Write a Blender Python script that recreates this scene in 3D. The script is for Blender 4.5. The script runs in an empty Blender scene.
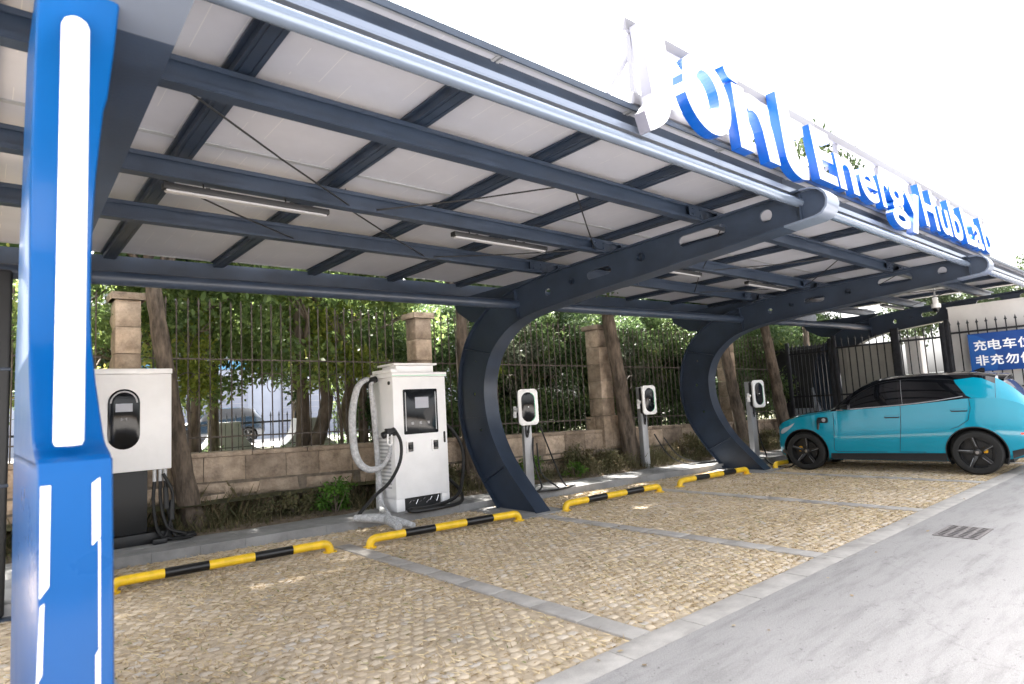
import bpy, bmesh, math, random
import numpy as np
from mathutils import Vector, Matrix
random.seed(7); rng = np.random.default_rng(11)
SC = bpy.context.scene; COL = SC.collection
R = math.radians

# ------------------------------------------------------------------ materials
def mat(name, col, rough=.6, metal=0., var=0., scale=6., bump=0., bscale=40., coat=0., spec=.5, emit=0., detail=6., stretch=None, col2=None, edge=(.35, .65)):
    m = bpy.data.materials.new(name); m.use_nodes = True
    nt = m.node_tree; b = nt.nodes['Principled BSDF']
    b.inputs['Base Color'].default_value = (*col, 1); b.inputs['Roughness'].default_value = rough
    b.inputs['Metallic'].default_value = metal; b.inputs['Specular IOR Level'].default_value = spec
    b.inputs['Coat Weight'].default_value = coat; b.inputs['Coat Roughness'].default_value = .04
    if emit:
        b.inputs['Emission Color'].default_value = (*col, 1); b.inputs['Emission Strength'].default_value = emit
    tc = nt.nodes.new('ShaderNodeTexCoord'); src = tc.outputs['Object']
    if stretch:
        mp = nt.nodes.new('ShaderNodeMapping'); mp.inputs['Scale'].default_value = stretch
        nt.links.new(src, mp.inputs['Vector']); src = mp.outputs['Vector']
    if var or col2:
        n = nt.nodes.new('ShaderNodeTexNoise'); n.inputs['Scale'].default_value = scale; n.inputs['Detail'].default_value = detail
        n.inputs['Roughness'].default_value = .62
        nt.links.new(src, n.inputs['Vector'])
        r = nt.nodes.new('ShaderNodeValToRGB')
        r.color_ramp.elements[0].position, r.color_ramp.elements[1].position = edge
        a = col2 if col2 else tuple(c * (1 - var) for c in col); c2 = col if col2 else tuple(min(1, c * (1 + var)) for c in col)
        r.color_ramp.elements[0].color = (*a, 1); r.color_ramp.elements[1].color = (*c2, 1)
        nt.links.new(n.outputs['Fac'], r.inputs['Fac']); nt.links.new(r.outputs['Color'], b.inputs['Base Color'])
        mr = nt.nodes.new('ShaderNodeMapRange'); mr.inputs['To Min'].default_value = max(0, rough - .1); mr.inputs['To Max'].default_value = min(1, rough + .1)
        nt.links.new(n.outputs['Fac'], mr.inputs['Value']); nt.links.new(mr.outputs['Result'], b.inputs['Roughness'])
    if bump:
        n2 = nt.nodes.new('ShaderNodeTexNoise'); n2.inputs['Scale'].default_value = bscale; n2.inputs['Detail'].default_value = 8
        nt.links.new(src, n2.inputs['Vector'])
        bp = nt.nodes.new('ShaderNodeBump'); bp.inputs['Strength'].default_value = min(1, bump); bp.inputs['Distance'].default_value = .02 * max(1, bump)
        nt.links.new(n2.outputs['Fac'], bp.inputs['Height']); nt.links.new(bp.outputs['Normal'], b.inputs['Normal'])
    return m

def attr_ramp_mat(name, stops, rough=.8, trans=0., bump=0., noise=0.):
    """colour from the face attribute rnd"""
    m = bpy.data.materials.new(name); m.use_nodes = True; nt = m.node_tree
    b = nt.nodes['Principled BSDF']; b.inputs['Roughness'].default_value = rough; b.inputs['Specular IOR Level'].default_value = .25
    a = nt.nodes.new('ShaderNodeAttribute'); a.attribute_name = 'rnd'
    r = nt.nodes.new('ShaderNodeValToRGB')
    while len(r.color_ramp.elements) < len(stops): r.color_ramp.elements.new(.5)
    for e, (p, c) in zip(r.color_ramp.elements, stops): e.position = p; e.color = (*c, 1)
    fac = a.outputs['Fac']
    tc = nt.nodes.new('ShaderNodeTexCoord')
    if noise:
        n = nt.nodes.new('ShaderNodeTexNoise'); n.inputs['Scale'].default_value = 1.6 if trans else 45; n.inputs['Detail'].default_value = 4
        nt.links.new(tc.outputs['Object'], n.inputs['Vector'])
        ma = nt.nodes.new('ShaderNodeMath'); ma.operation = 'MULTIPLY_ADD'; ma.inputs[1].default_value = noise; ma.inputs[2].default_value = -noise / 2
        nt.links.new(n.outputs['Fac'], ma.inputs[0])
        ad = nt.nodes.new('ShaderNodeMath'); ad.use_clamp = True
        nt.links.new(fac, ad.inputs[0]); nt.links.new(ma.outputs[0], ad.inputs[1]); fac = ad.outputs[0]
    nt.links.new(fac, r.inputs['Fac']); nt.links.new(r.outputs['Color'], b.inputs['Base Color'])
    if trans:
        t = nt.nodes.new('ShaderNodeBsdfTranslucent'); mx = nt.nodes.new('ShaderNodeMixShader'); mx.inputs[0].default_value = trans
        hs = nt.nodes.new('ShaderNodeHueSaturation'); hs.inputs['Value'].default_value = 1.7; hs.inputs['Hue'].default_value = .48
        nt.links.new(r.outputs['Color'], hs.inputs['Color']); nt.links.new(hs.outputs['Color'], t.inputs['Color'])
        nt.links.new(b.outputs[0], mx.inputs[1]); nt.links.new(t.outputs[0], mx.inputs[2])
        nt.links.new(mx.outputs[0], nt.nodes['Material Output'].inputs['Surface'])
    if bump:
        n2 = nt.nodes.new('ShaderNodeTexNoise'); n2.inputs['Scale'].default_value = 90; n2.inputs['Detail'].default_value = 8
        nt.links.new(tc.outputs['Object'], n2.inputs['Vector'])
        bp = nt.nodes.new('ShaderNodeBump'); bp.inputs['Strength'].default_value = bump; bp.inputs['Distance'].default_value = .01
        nt.links.new(n2.outputs['Fac'], bp.inputs['Height']); nt.links.new(bp.outputs['Normal'], b.inputs['Normal'])
    return m

M = {}
M['steel'] = mat('painted steel', (.021, .033, .057), .42, 0, .18, 3, .05, 60)
M['steel_tube'] = mat('tube paint', (.14, .175, .235), .22, .4)
M['steel_light'] = mat('fascia paint and lip highlight', (.16, .19, .25), .28, .35)
M['panel'] = None
M['blue'] = mat('blue gloss paint', (.0002, .066, .235), .3, 0, .04, 1.2, 0, 1, .10, .15)
M['white_paint'] = mat('white coated metal', (.88, .88, .89), .38, 0, .03, 4)
M['white_plastic'] = mat('white plastic', (.86, .86, .86), .3)
M['frame'] = mat('sign frame paint', (.13, .13, .15), .45)
M['letter_side_white'] = mat('letter side white', (.17, .17, .21), .4)
M['opal'] = mat('opal tube', (.93, .93, .93), .25)
M['letter_white'] = mat('letter face acrylic', (.50, .51, .54), .28)
M['letter_blue'] = mat('letter side blue', (.003, .075, .36), .3)
M['black_gloss'] = mat('black glass', (.005, .006, .008), .1, spec=.3)
M['screen_dark'] = mat('dark glass', (.008, .010, .013), .1, spec=.35)
M['screen_grey'] = mat('display', (.42, .44, .5), .12)
M['black'] = mat('black powder coat', (.008, .009, .011), .5, 0, .2, 8)
M['rubber'] = mat('black rubber', (.007, .007, .008), .55, 0, .2, 20)
M['tyre'] = mat('tyre rubber', (.008, .008, .008), .75, 0, .25, 15, .1, 90)
M['grey_metal'] = mat('grey coated metal', (.36, .37, .39), .38, .2, .06, 5)
M['grey_plastic'] = mat('grey plastic', (.50, .51, .53), .45)
M['plastic_wrap'] = mat('clear wrap', (.50, .51, .53), .2, 0, .22, 22, 1., 45, edge=(.35, .65))
M['yellow'] = mat('yellow enamel', (.80, .51, .02), .35, 0, .12, 9, .05, 50)
M['black_enamel'] = mat('black enamel', (.006, .006, .007), .35, 0, .3, 9)
def dirty(m, scale, lo, hi, dark, tint=(1, 1, 1)):
    nt = m.node_tree; b = nt.nodes['Principled BSDF']; tc = nt.nodes.new('ShaderNodeTexCoord'); col = b.inputs['Base Color'].links[0].from_socket
    n = nt.nodes.new('ShaderNodeTexNoise'); n.inputs['Scale'].default_value = scale; n.inputs['Detail'].default_value = 9; n.inputs['Roughness'].default_value = .65; nt.links.new(tc.outputs['Object'], n.inputs['Vector'])
    r = nt.nodes.new('ShaderNodeValToRGB'); r.color_ramp.elements[0].position = lo; r.color_ramp.elements[1].position = hi
    r.color_ramp.elements[0].color = (dark * tint[0], dark * tint[1], dark * tint[2], 1); r.color_ramp.elements[1].color = (1, 1, 1, 1); nt.links.new(n.outputs['Fac'], r.inputs[0])
    x = nt.nodes.new('ShaderNodeMix'); x.data_type = 'RGBA'; x.blend_type = 'MULTIPLY'; x.inputs['Factor'].default_value = 1
    nt.links.new(col, x.inputs['A']); nt.links.new(r.outputs[0], x.inputs['B']); nt.links.new(x.outputs['Result'], b.inputs['Base Color'])
def concrete_mat():
    m = mat('road concrete', (.375, .358, .35), .88, 0, .06, .7, .5, 160, detail=12, edge=(.3, .7), stretch=(.6, 1.6, 1))
    nt = m.node_tree; b = nt.nodes['Principled BSDF']; tc = nt.nodes.new('ShaderNodeTexCoord')
    col = b.inputs['Base Color'].links[0].from_socket
    def layer(scale, lo, hi, dark, light, stretch=(1, 1, 1), det=8, rough=.7):
        nonlocal col
        mp = nt.nodes.new('ShaderNodeMapping'); mp.inputs['Scale'].default_value = stretch; nt.links.new(tc.outputs['Object'], mp.inputs[0])
        n = nt.nodes.new('ShaderNodeTexNoise'); n.inputs['Scale'].default_value = scale; n.inputs['Detail'].default_value = det; n.inputs['Roughness'].default_value = rough; nt.links.new(mp.outputs[0], n.inputs['Vector'])
        r = nt.nodes.new('ShaderNodeValToRGB'); r.color_ramp.elements[0].position = lo; r.color_ramp.elements[1].position = hi
        r.color_ramp.elements[0].color = (dark, dark, dark, 1); r.color_ramp.elements[1].color = (light, light, light, 1); nt.links.new(n.outputs['Fac'], r.inputs[0])
        x = nt.nodes.new('ShaderNodeMix'); x.data_type = 'RGBA'; x.blend_type = 'MULTIPLY'; x.inputs['Factor'].default_value = 1
        nt.links.new(col, x.inputs['A']); nt.links.new(r.outputs[0], x.inputs['B']); col = x.outputs['Result']
    layer(90, .3, .7, .86, 1.1, det=3); layer(3.2, .36, .52, .80, 1.0, (.35, 2.2, 1)); layer(9, .30, .40, .72, 1.0); layer(30, .27, .34, .6, 1.0, det=2)
    layer(.6, .35, .65, .95, 1.04, det=14)
    # hairline cracks along distorted cell borders
    n = nt.nodes.new('ShaderNodeTexNoise'); n.inputs['Scale'].default_value = 1.4; n.inputs['Detail'].default_value = 9; nt.links.new(tc.outputs['Object'], n.inputs['Vector'])
    ad = nt.nodes.new('ShaderNodeMix'); ad.data_type = 'RGBA'; ad.blend_type = 'ADD'; ad.inputs['Factor'].default_value = .9; nt.links.new(tc.outputs['Object'], ad.inputs['A']); nt.links.new(n.outputs['Color'], ad.inputs['B'])
    v = nt.nodes.new('ShaderNodeTexVoronoi'); v.feature = 'DISTANCE_TO_EDGE'; v.inputs['Scale'].default_value = .33; nt.links.new(ad.outputs['Result'], v.inputs['Vector'])
    r = nt.nodes.new('ShaderNodeValToRGB'); r.color_ramp.elements[0].position = .0008; r.color_ramp.elements[1].position = .0030; r.color_ramp.elements[0].color = (.66, .66, .66, 1); r.color_ramp.elements[1].color = (1, 1, 1, 1); nt.links.new(v.outputs['Distance'], r.inputs[0])
    x = nt.nodes.new('ShaderNodeMix'); x.data_type = 'RGBA'; x.blend_type = 'MULTIPLY'; x.inputs['Factor'].default_value = .4; nt.links.new(col, x.inputs['A']); nt.links.new(r.outputs[0], x.inputs['B'])
    nt.links.new(x.outputs['Result'], b.inputs['Base Color'])
    return m
M['concrete'] = concrete_mat()
M['concrete_pad'] = mat('pad concrete', (.27, .27, .272), .85, 0, .18, 3, .3, 80, detail=10)
M['band'] = mat('border concrete', (.40, .375, .35), .85, 0, .16, 4, .3, 90, detail=10)
M['soil'] = mat('soil', (.17, .13, .095), .95, 0, .4, 9, .9, 60, detail=10)
M['straw_soil'] = mat('straw and soil', (.62, .50, .36), .95, 0, .3, 16, .6, 150, detail=12, col2=(.43, .345, .245))
M['stone'] = None
M['bark'] = mat('bark', (.125, .098, .076), .9, 0, .6, 12, 1.6, 26, stretch=(1, 1, .25))
M['iron'] = mat('rusted iron', (.10, .083, .072), .7, .2, .4, 14, .2, 80)
M['dark_iron'] = mat('dark gate iron', (.022, .024, .03), .45, .3, .3, 10)
M['render_white'] = mat('painted render', (.62, .61, .60), .8, 0, .07, 2, .1, 60)
M['teal'] = mat('teal car paint', (.0005, .235, .345), .18, 0, .02, 1, 0, 1, .75, .25)
M['car_black'] = mat('gloss black roof', (.004, .004, .005), .12, coat=.8)
M['car_glass'] = mat('tinted glass', (.004, .0045, .006), .03, spec=.7)
M['rear_glass'] = mat('rear glass', (.10, .11, .14), .04, .55)
M['chrome'] = mat('chrome', (.5, .5, .52), .2, .9)
M['rim'] = mat('black rim', (.008, .008, .009), .3)
M['caliper'] = mat('yellow caliper', (.85, .42, .01), .35)
M['red_lens'] = mat('red lens', (.55, .02, .015), .15)
M['head_lens'] = mat('head lamp lens', (.45, .55, .62), .06, .2)
M['sign_blue'] = mat('banner blue', (.004, .05, .235), .45, 0, .05, 2)
M['sign_blue2'] = mat('banner pale blue', (.010, .085, .32), .45)
M['sign_white'] = mat('banner white', (.85, .86, .9), .5)
M['lawn'] = mat('lawn', (.055, .055, .02), .95, 0, .5, 3, .8, 40, detail=12)
M['asphalt'] = mat('asphalt', (.06, .06, .062), .9, 0, .2, 4, .3, 90)
M['facade'] = mat('facade', (.30, .33, .41), .7, 0, .05, 1)
M['facade_blue'] = mat('blue band', (.08, .25, .42), .5)
M['shutter'] = mat('shutter', (.22, .24, .31), .5, 0, .04, 3)
M['window'] = mat('window glass', (.06, .12, .14), .08)
M['far_paint'] = mat('dark blue car paint', (.008, .018, .035), .25, coat=.8)
M['led'] = mat('lamp diffuser', (.34, .34, .36), .4)
M['sheet'] = mat('grey sheet', (.30, .295, .27), .6, 0, .08, 3)
M['dark_wall'] = mat('dark shed wall', (.035, .036, .042), .7, 0, .2, 2)

def stone_mat():
    m = mat('rough stone', (.60, .475, .36), .9, 0, .0, 5, 1.2, 24, detail=12, col2=(.27, .205, .155), edge=(.3, .62))
    nt = m.node_tree; b = nt.nodes['Principled BSDF']
    a = nt.nodes.new('ShaderNodeAttribute'); a.attribute_name = 'rnd'
    hs = nt.nodes.new('ShaderNodeHueSaturation'); hs.inputs['Saturation'].default_value = .95
    mr = nt.nodes.new('ShaderNodeMapRange'); mr.inputs['To Min'].default_value = .65; mr.inputs['To Max'].default_value = 1.3
    old = b.inputs['Base Color'].links[0].from_socket
    nt.links.new(a.outputs['Fac'], mr.inputs['Value']); nt.links.new(mr.outputs['Result'], hs.inputs['Value'])
    nt.links.new(old, hs.inputs['Color']); nt.links.new(hs.outputs['Color'], b.inputs['Base Color'])
    return m
M['stone'] = stone_mat()
M['mortar'] = mat('mortar', (.20, .165, .13), .95, 0, .3, 10, .6, 60)
def panel_mat():
    m = mat('module backsheet', (.475, .485, .545), .4, 0, .05, 1.3)
    nt = m.node_tree; b = nt.nodes['Principled BSDF']
    tc = nt.nodes.new('ShaderNodeTexCoord'); sp = nt.nodes.new('ShaderNodeSeparateXYZ'); nt.links.new(tc.outputs['Object'], sp.inputs[0])
    md = nt.nodes.new('ShaderNodeMath'); md.operation = 'PINGPONG'; md.inputs[1].default_value = .095; nt.links.new(sp.outputs['X'], md.inputs[0])
    lt = nt.nodes.new('ShaderNodeMath'); lt.operation = 'LESS_THAN'; lt.inputs[1].default_value = .0022; nt.links.new(md.outputs[0], lt.inputs[0])
    n = nt.nodes.new('ShaderNodeTexNoise'); n.inputs['Scale'].default_value = 2.2; nt.links.new(tc.outputs['Object'], n.inputs['Vector'])
    gt = nt.nodes.new('ShaderNodeMath'); gt.operation = 'GREATER_THAN'; gt.inputs[1].default_value = .5; nt.links.new(n.outputs['Fac'], gt.inputs[0])
    mu = nt.nodes.new('ShaderNodeMath'); mu.operation = 'MULTIPLY'; nt.links.new(lt.outputs[0], mu.inputs[0]); nt.links.new(gt.outputs[0], mu.inputs[1])
    mx = nt.nodes.new('ShaderNodeMix'); mx.data_type = 'RGBA'; mx.inputs['B'].default_value = (.62, .62, .63, 1)
    old = b.inputs['Base Color'].links[0].from_socket
    nt.links.new(mu.outputs[0], mx.inputs['Factor']); nt.links.new(old, mx.inputs['A']); nt.links.new(mx.outputs['Result'], b.inputs['Base Color'])
    return m
M['panel'] = panel_mat()
M['paver'] = attr_ramp_mat('paver stone', [(0, (.48, .385, .28)), (.4, (.60, .495, .37)), (.75, (.67, .56, .43)), (1, (.52, .47, .42))], .9, 0, .6, .35)
M['straw'] = attr_ramp_mat('dry grass', [(0, (.24, .175, .10)), (.4, (.50, .385, .23)), (.85, (.66, .54, .35)), (1, (.17, .19, .06))], .9)
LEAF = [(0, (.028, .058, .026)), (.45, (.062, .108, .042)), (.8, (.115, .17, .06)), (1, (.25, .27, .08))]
M['leaf'] = attr_ramp_mat('leaves', LEAF, .5, .35, 0, .5)
M['leaf_lit'] = attr_ramp_mat('leaves painted sunlit', [(a, tuple(c * q for c, q in zip(b, (2., 1.75, 1.5)))) for a, b in LEAF], .5, .4, 0, .6)  # leaf colours brightened to stand in for sunlight the crowns keep out
M['leaf_shaded'] = attr_ramp_mat('leaves painted backlit', [(a, tuple(c * .42 for c in b)) for a, b in LEAF], .5, .25, 0, .5)  # leaf colours darkened to paint the backlit shade of the tall trees
M['leaf_y'] = attr_ramp_mat('yellow green leaves', [(0, (.07, .12, .025)), (.5, (.16, .21, .04)), (1, (.34, .36, .07))], .5, .45, 0, .3)
M['leaf_grey'] = attr_ramp_mat('grey green leaves', [(0, (.05, .065, .045)), (.5, (.09, .11, .075)), (1, (.15, .17, .11))], .6, .3, 0, .3)
M['weed'] = attr_ramp_mat('weeds', [(0, (.06, .07, .03)), (.4, (.11, .11, .055)), (.75, (.17, .14, .08)), (1, (.26, .20, .12))], .7, .25, 0, .4)
M['bright_weed'] = attr_ramp_mat('bright weeds', [(0, (.04, .10, .015)), (.6, (.09, .20, .03)), (1, (.15, .27, .05))], .6, .35, 0, .3)

# ------------------------------------------------------------------ things and parts
def tag(o, label=None, cat=None, group=None, kind=None):
    if label: o['label'] = label
    if cat: o['category'] = cat
    if group: o['group'] = group
    if kind: o['kind'] = kind
    return o
def thing(name, label, cat, loc=(0, 0, 0), rz=0., group=None):
    o = bpy.data.objects.new(name, None); COL.objects.link(o); o.location = loc; o.rotation_euler = (0, 0, rz)
    o.empty_display_size = .2
    return tag(o, label, cat, group)
def copy_tree(o, parent=None):
    c = o.copy(); COL.objects.link(c); c.parent = parent
    for ch in list(o.children): copy_tree(ch, c)
    return c
def base_of(o):
    v = Vector((0, 0, 0))
    while o: v += o.location; o = o.parent
    return v

def cr(pts, n=6, closed=False):
    """Catmull-Rom through points"""
    P = [np.array(p, float) for p in pts]; out = []; N = len(P)
    for i in range(N if closed else N - 1):
        if closed: a, b, c, d = P[i - 1], P[i], P[(i + 1) % N], P[(i + 2) % N]
        else: a, b, c, d = P[max(i - 1, 0)], P[i], P[i + 1], P[min(i + 2, N - 1)]
        for k in range(n):
            t = k / n
            out.append(.5 * ((2 * b) + (-a + c) * t + (2 * a - 5 * b + 4 * c - d) * t * t + (-a + 3 * b - 3 * c + d) * t ** 3))
    if not closed: out.append(P[-1])
    return out
def circ(cx, cy, r, n=20, ry=None):
    return [(cx + r * math.cos(2 * math.pi * k / n), cy + (ry or r) * math.sin(2 * math.pi * k / n)) for k in range(n)]
def slot(cx, cy, L, h, ang=0., n=8):
    r = h / 2; a = L / 2 - r; p = []
    for k in range(n + 1): t = -math.pi / 2 + math.pi * k / n; p.append((a + r * math.cos(t), r * math.sin(t)))
    for k in range(n + 1): t = math.pi / 2 + math.pi * k / n; p.append((-a + r * math.cos(t), r * math.sin(t)))
    c, s = math.cos(ang), math.sin(ang)
    return [(cx + x * c - y * s, cy + x * s + y * c) for x, y in p]
def rrect(x0, y0, x1, y1, r, n=5):
    p = []
    for cx, cy, a0 in ((x1 - r, y1 - r, 0), (x0 + r, y1 - r, 90), (x0 + r, y0 + r, 180), (x1 - r, y0 + r, 270)):
        for k in range(n + 1):
            t = R(a0 + 90 * k / n); p.append((cx + r * math.cos(t), cy + r * math.sin(t)))
    return p

class MB:
    def __init__(s): s.v = []; s.f = []; s.m = []; s.r = []; s.cur = 0; s.rnd = 0.
    def add(s, vs, fs):
        o = len(s.v); s.v.extend([tuple(map(float, v)) for v in vs])
        for f in fs: s.f.append([i + o for i in f]); s.m.append(s.cur); s.r.append(s.rnd)
        return s
    def box(s, x0, y0, z0, x1, y1, z1):
        return s.add([(x0, y0, z0), (x1, y0, z0), (x1, y1, z0), (x0, y1, z0), (x0, y0, z1), (x1, y0, z1), (x1, y1, z1), (x0, y1, z1)],
              [(0, 3, 2, 1), (4, 5, 6, 7), (0, 1, 5, 4), (1, 2, 6, 5), (2, 3, 7, 6), (3, 0, 4, 7)])
    def bar(s, a, b, w, h, up=(0, 0, 1)):
        a, b = Vector(a), Vector(b); d = (b - a).normalized(); u = Vector(up)
        if abs(d.dot(u)) > .98: u = Vector((0, 1, 0))
        x = d.cross(u).normalized(); y = x.cross(d).normalized(); vs = []
        for p in (a, b):
            for i, j in ((-1, -1), (1, -1), (1, 1), (-1, 1)): vs.append(p + x * (i * w / 2) + y * (j * h / 2))
        return s.add(vs, [(0, 1, 2, 3), (7, 6, 5, 4), (0, 4, 5, 1), (1, 5, 6, 2), (2, 6, 7, 3), (3, 7, 4, 0)])
    def tube(s, pts, r, n=8, cap=True, smoothn=0):
        if smoothn: pts = cr(pts, smoothn)
        P = [Vector(p) for p in pts]; rs = r if isinstance(r, (list, tuple)) else [r] * len(P)
        if len(rs) != len(P): rs = list(np.interp(np.linspace(0, 1, len(P)), np.linspace(0, 1, len(rs)), rs))
        vs = []; x = None
        for i, p in enumerate(P):
            d = (P[min(i + 1, len(P) - 1)] - P[max(i - 1, 0)]).normalized()
            if x is None:
                u = Vector((0, 0, 1)) if abs(d.z) < .9 else Vector((1, 0, 0)); x = d.cross(u).normalized()
            else: x = (x - d * x.dot(d)).normalized()
            y = d.cross(x)
            for k in range(n):
                t = 2 * math.pi * k / n; vs.append(p + (x * math.cos(t) + y * math.sin(t)) * rs[i])
        fs = []
        for i in range(len(P) - 1):
            for k in range(n): k2 = (k + 1) % n; fs.append((i * n + k, i * n + k2, (i + 1) * n + k2, (i + 1) * n + k))
        if cap: fs.append(tuple(range(n))[::-1]); fs.append(tuple((len(P) - 1) * n + k for k in range(n)))
        return s.add(vs, fs)
    def prism(s, poly, fmap, t0, t1):
        """poly in 2D; fmap(u,v,t)->xyz; extruded from t0 to t1"""
        n = len(poly)
        vs = [fmap(u, v, t0) for u, v in poly] + [fmap(u, v, t1) for u, v in poly]
        return s.add(vs, [tuple(range(n)), tuple(range(2 * n - 1, n - 1, -1))] + [(i, i + n, (i + 1) % n + n, (i + 1) % n) for i in range(n)])
    def strip(s, A, B):
        n = len(A)
        return s.add(list(A) + list(B), [(i, i + 1, n + i + 1, n + i) for i in range(n - 1)])
    def lathe(s, prof, n=24, org=(0, 0, 0), axis='z'):
        vs = []; o = Vector(org)
        for r_, h in prof:
            for k in range(n):
                t = 2 * math.pi * k / n; a, b = r_ * math.cos(t), r_ * math.sin(t)
                vs.append(o + Vector({'z': (a, b, h), 'x': (h, a, b), 'y': (a, h, b)}[axis]))
        fs = []
        for i in range(len(prof) - 1):
            for k in range(n): k2 = (k + 1) % n; fs.append((i * n + k, i * n + k2, (i + 1) * n + k2, (i + 1) * n + k))
        return s.add(vs, fs)
    def build(s, name, mats, parent=None, world=True, bevel=0., smooth=False, ang=35, segs=2, fixn=True):
        me = bpy.data.meshes.new(name)
        off = base_of(parent) if (parent is not None and world) else Vector((0, 0, 0))
        vs = [(v[0] - off.x, v[1] - off.y, v[2] - off.z) for v in s.v]
        me.from_pydata(vs, [], s.f)
        at = me.attributes.new('rnd', 'FLOAT', 'FACE'); at.data.foreach_set('value', s.r)
        me.polygons.foreach_set('material_index', s.m)
        for m in (mats if isinstance(mats, (list, tuple)) else [mats]): me.materials.append(m)
        bm = bmesh.new(); bm.from_mesh(me)
        if fixn: bmesh.ops.recalc_face_normals(bm, faces=bm.faces)
        if bevel:
            es = [e for e in bm.edges if len(e.link_faces) == 2 and e.calc_face_angle(0) > R(30)]
            bmesh.ops.bevel(bm, geom=es, offset=bevel, segments=segs, affect='EDGES', profile=.5, clamp_overlap=True)
            smooth = True
        if smooth:
            for f in bm.faces: f.smooth = True
            for e in bm.edges:
                if len(e.link_faces) == 2 and e.calc_face_angle(0) > R(ang): e.smooth = False
        bm.to_mesh(me); bm.free()
        o = bpy.data.objects.new(name, me); COL.objects.link(o)
        if parent is not None: o.parent = parent
        return o

def fill_plate(outline, holes, fmap, t0, t1, mb=None):
    """flat plate with holes: triangulated in 2D, extruded t0..t1"""
    mb = mb or MB(); bm = bmesh.new(); loops = []
    for lp in [outline] + list(holes):
        vs = [bm.verts.new((u, v, 0)) for u, v in lp]; loops.append([(u, v) for u, v in lp])
        for i in range(len(vs)): bm.edges.new((vs[i], vs[(i + 1) % len(vs)]))
    bmesh.ops.triangle_fill(bm, use_beauty=True, use_dissolve=False, edges=bm.edges[:])
    bm.verts.index_update()
    vv = [(v.co.x, v.co.y) for v in bm.verts]; ff = [[v.index for v in f.verts] for f in bm.faces]; bm.free()
    mb.add([fmap(u, v, t0) for u, v in vv], ff); mb.add([fmap(u, v, t1) for u, v in vv], [f[::-1] for f in ff])
    for lp in loops:
        n = len(lp)
        mb.add([fmap(u, v, t0) for u, v in lp] + [fmap(u, v, t1) for u, v in lp], [(i, (i + 1) % n, (i + 1) % n + n, i + n) for i in range(n)])
    return mb

def text_mb(ch, x0, x1, zb, caph, fmap, t0, t1, bold=.0, mb=None, sx=None, left=False):
    """one glyph from the built in font, stretched to x0..x1 (or sx) with capitals caph high"""
    c = bpy.data.curves.new('glyph', 'FONT'); c.body = ch; c.offset = bold; c.resolution_u = 4; c.extrude = .5
    o = bpy.data.objects.new('glyph', c); COL.objects.link(o)
    d = bpy.context.evaluated_depsgraph_get(); me = bpy.data.meshes.new_from_object(o.evaluated_get(d))
    xs = [v.co.x for v in me.vertices]; a, b = min(xs), max(xs); k = caph / (.70 + 2 * bold)
    mb = mb or MB()
    if x1 is None: x1 = x0 + (b - a) * k
    vs = [fmap(x0 + (v.co.x - a) / (b - a) * (x1 - x0), zb + (v.co.y + bold) * k, t0 if v.co.z > 0 else t1) for v in me.vertices]
    for p in me.polygons:
        mb.cur = 0 if p.normal.z > .7 else 1
        mb.add([vs[i] for i in p.vertices], [tuple(range(len(p.vertices)))])
    bpy.data.objects.remove(o); bpy.data.curves.remove(c); bpy.data.meshes.remove(me)
    return mb
#PART2
# ------------------------------------------------------------------ camera, light
RC = np.array([[0.76188511, 0.02390635, 0.64727086], [-0.64530896, 0.11402076, 0.75536456], [-0.0557443, -0.99319069, 0.1022977]])
cd = bpy.data.cameras.new('camera'); cam = bpy.data.objects.new('camera', cd); COL.objects.link(cam); SC.camera = cam
x_, y_, z_ = RC[:, 0], -RC[:, 1], -RC[:, 2]
cam.matrix_world = Matrix(((x_[0], y_[0], z_[0], 0), (x_[1], y_[1], z_[1], 0), (x_[2], y_[2], z_[2], 1.55), (0, 0, 0, 1)))
cd.sensor_width = 36; cd.lens = 36 * 622.73 / 1024; cd.clip_start = .05; cd.clip_end = 2000
cd.dof.use_dof = True; cd.dof.focus_distance = 8.; cd.dof.aperture_fstop = 2.0

SUN_AZ = (.22, .97); SUN_EL = 54.
w = bpy.data.worlds.new('World'); SC.world = w; w.use_nodes = True
nt = w.node_tree; sky = nt.nodes.new('ShaderNodeTexSky'); sky.sky_type = 'NISHITA'; sky.sun_disc = False
sky.sun_elevation = R(SUN_EL); sky.sun_rotation = math.atan2(SUN_AZ[0], SUN_AZ[1]); sky.air_density = 1.; sky.dust_density = 7.; sky.ozone_density = 1.
hs = nt.nodes.new('ShaderNodeHueSaturation'); hs.inputs['Saturation'].default_value = .14
nt.links.new(sky.outputs[0], hs.inputs['Color']); nt.links.new(hs.outputs[0], nt.nodes['Background'].inputs[0]); nt.nodes['Background'].inputs[1].default_value = .12
sd = bpy.data.lights.new('sun', 'SUN'); sun = bpy.data.objects.new('sun', sd); COL.objects.link(sun)
sd.energy = 5.; sd.angle = R(1.6); sd.color = (1, .95, .87)
sv = Vector((SUN_AZ[0], SUN_AZ[1], 0)).normalized() * math.cos(R(SUN_EL)) + Vector((0, 0, math.sin(R(SUN_EL))))
sun.rotation_euler = sv.to_track_quat('Z', 'Y').to_euler(); sun.location = sv * 40
SC.view_settings.view_transform = 'Standard'; SC.view_settings.look = 'None'; SC.view_settings.gamma = 1; SC.view_settings.exposure = 3.3
SC.view_settings.use_curve_mapping = False

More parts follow.
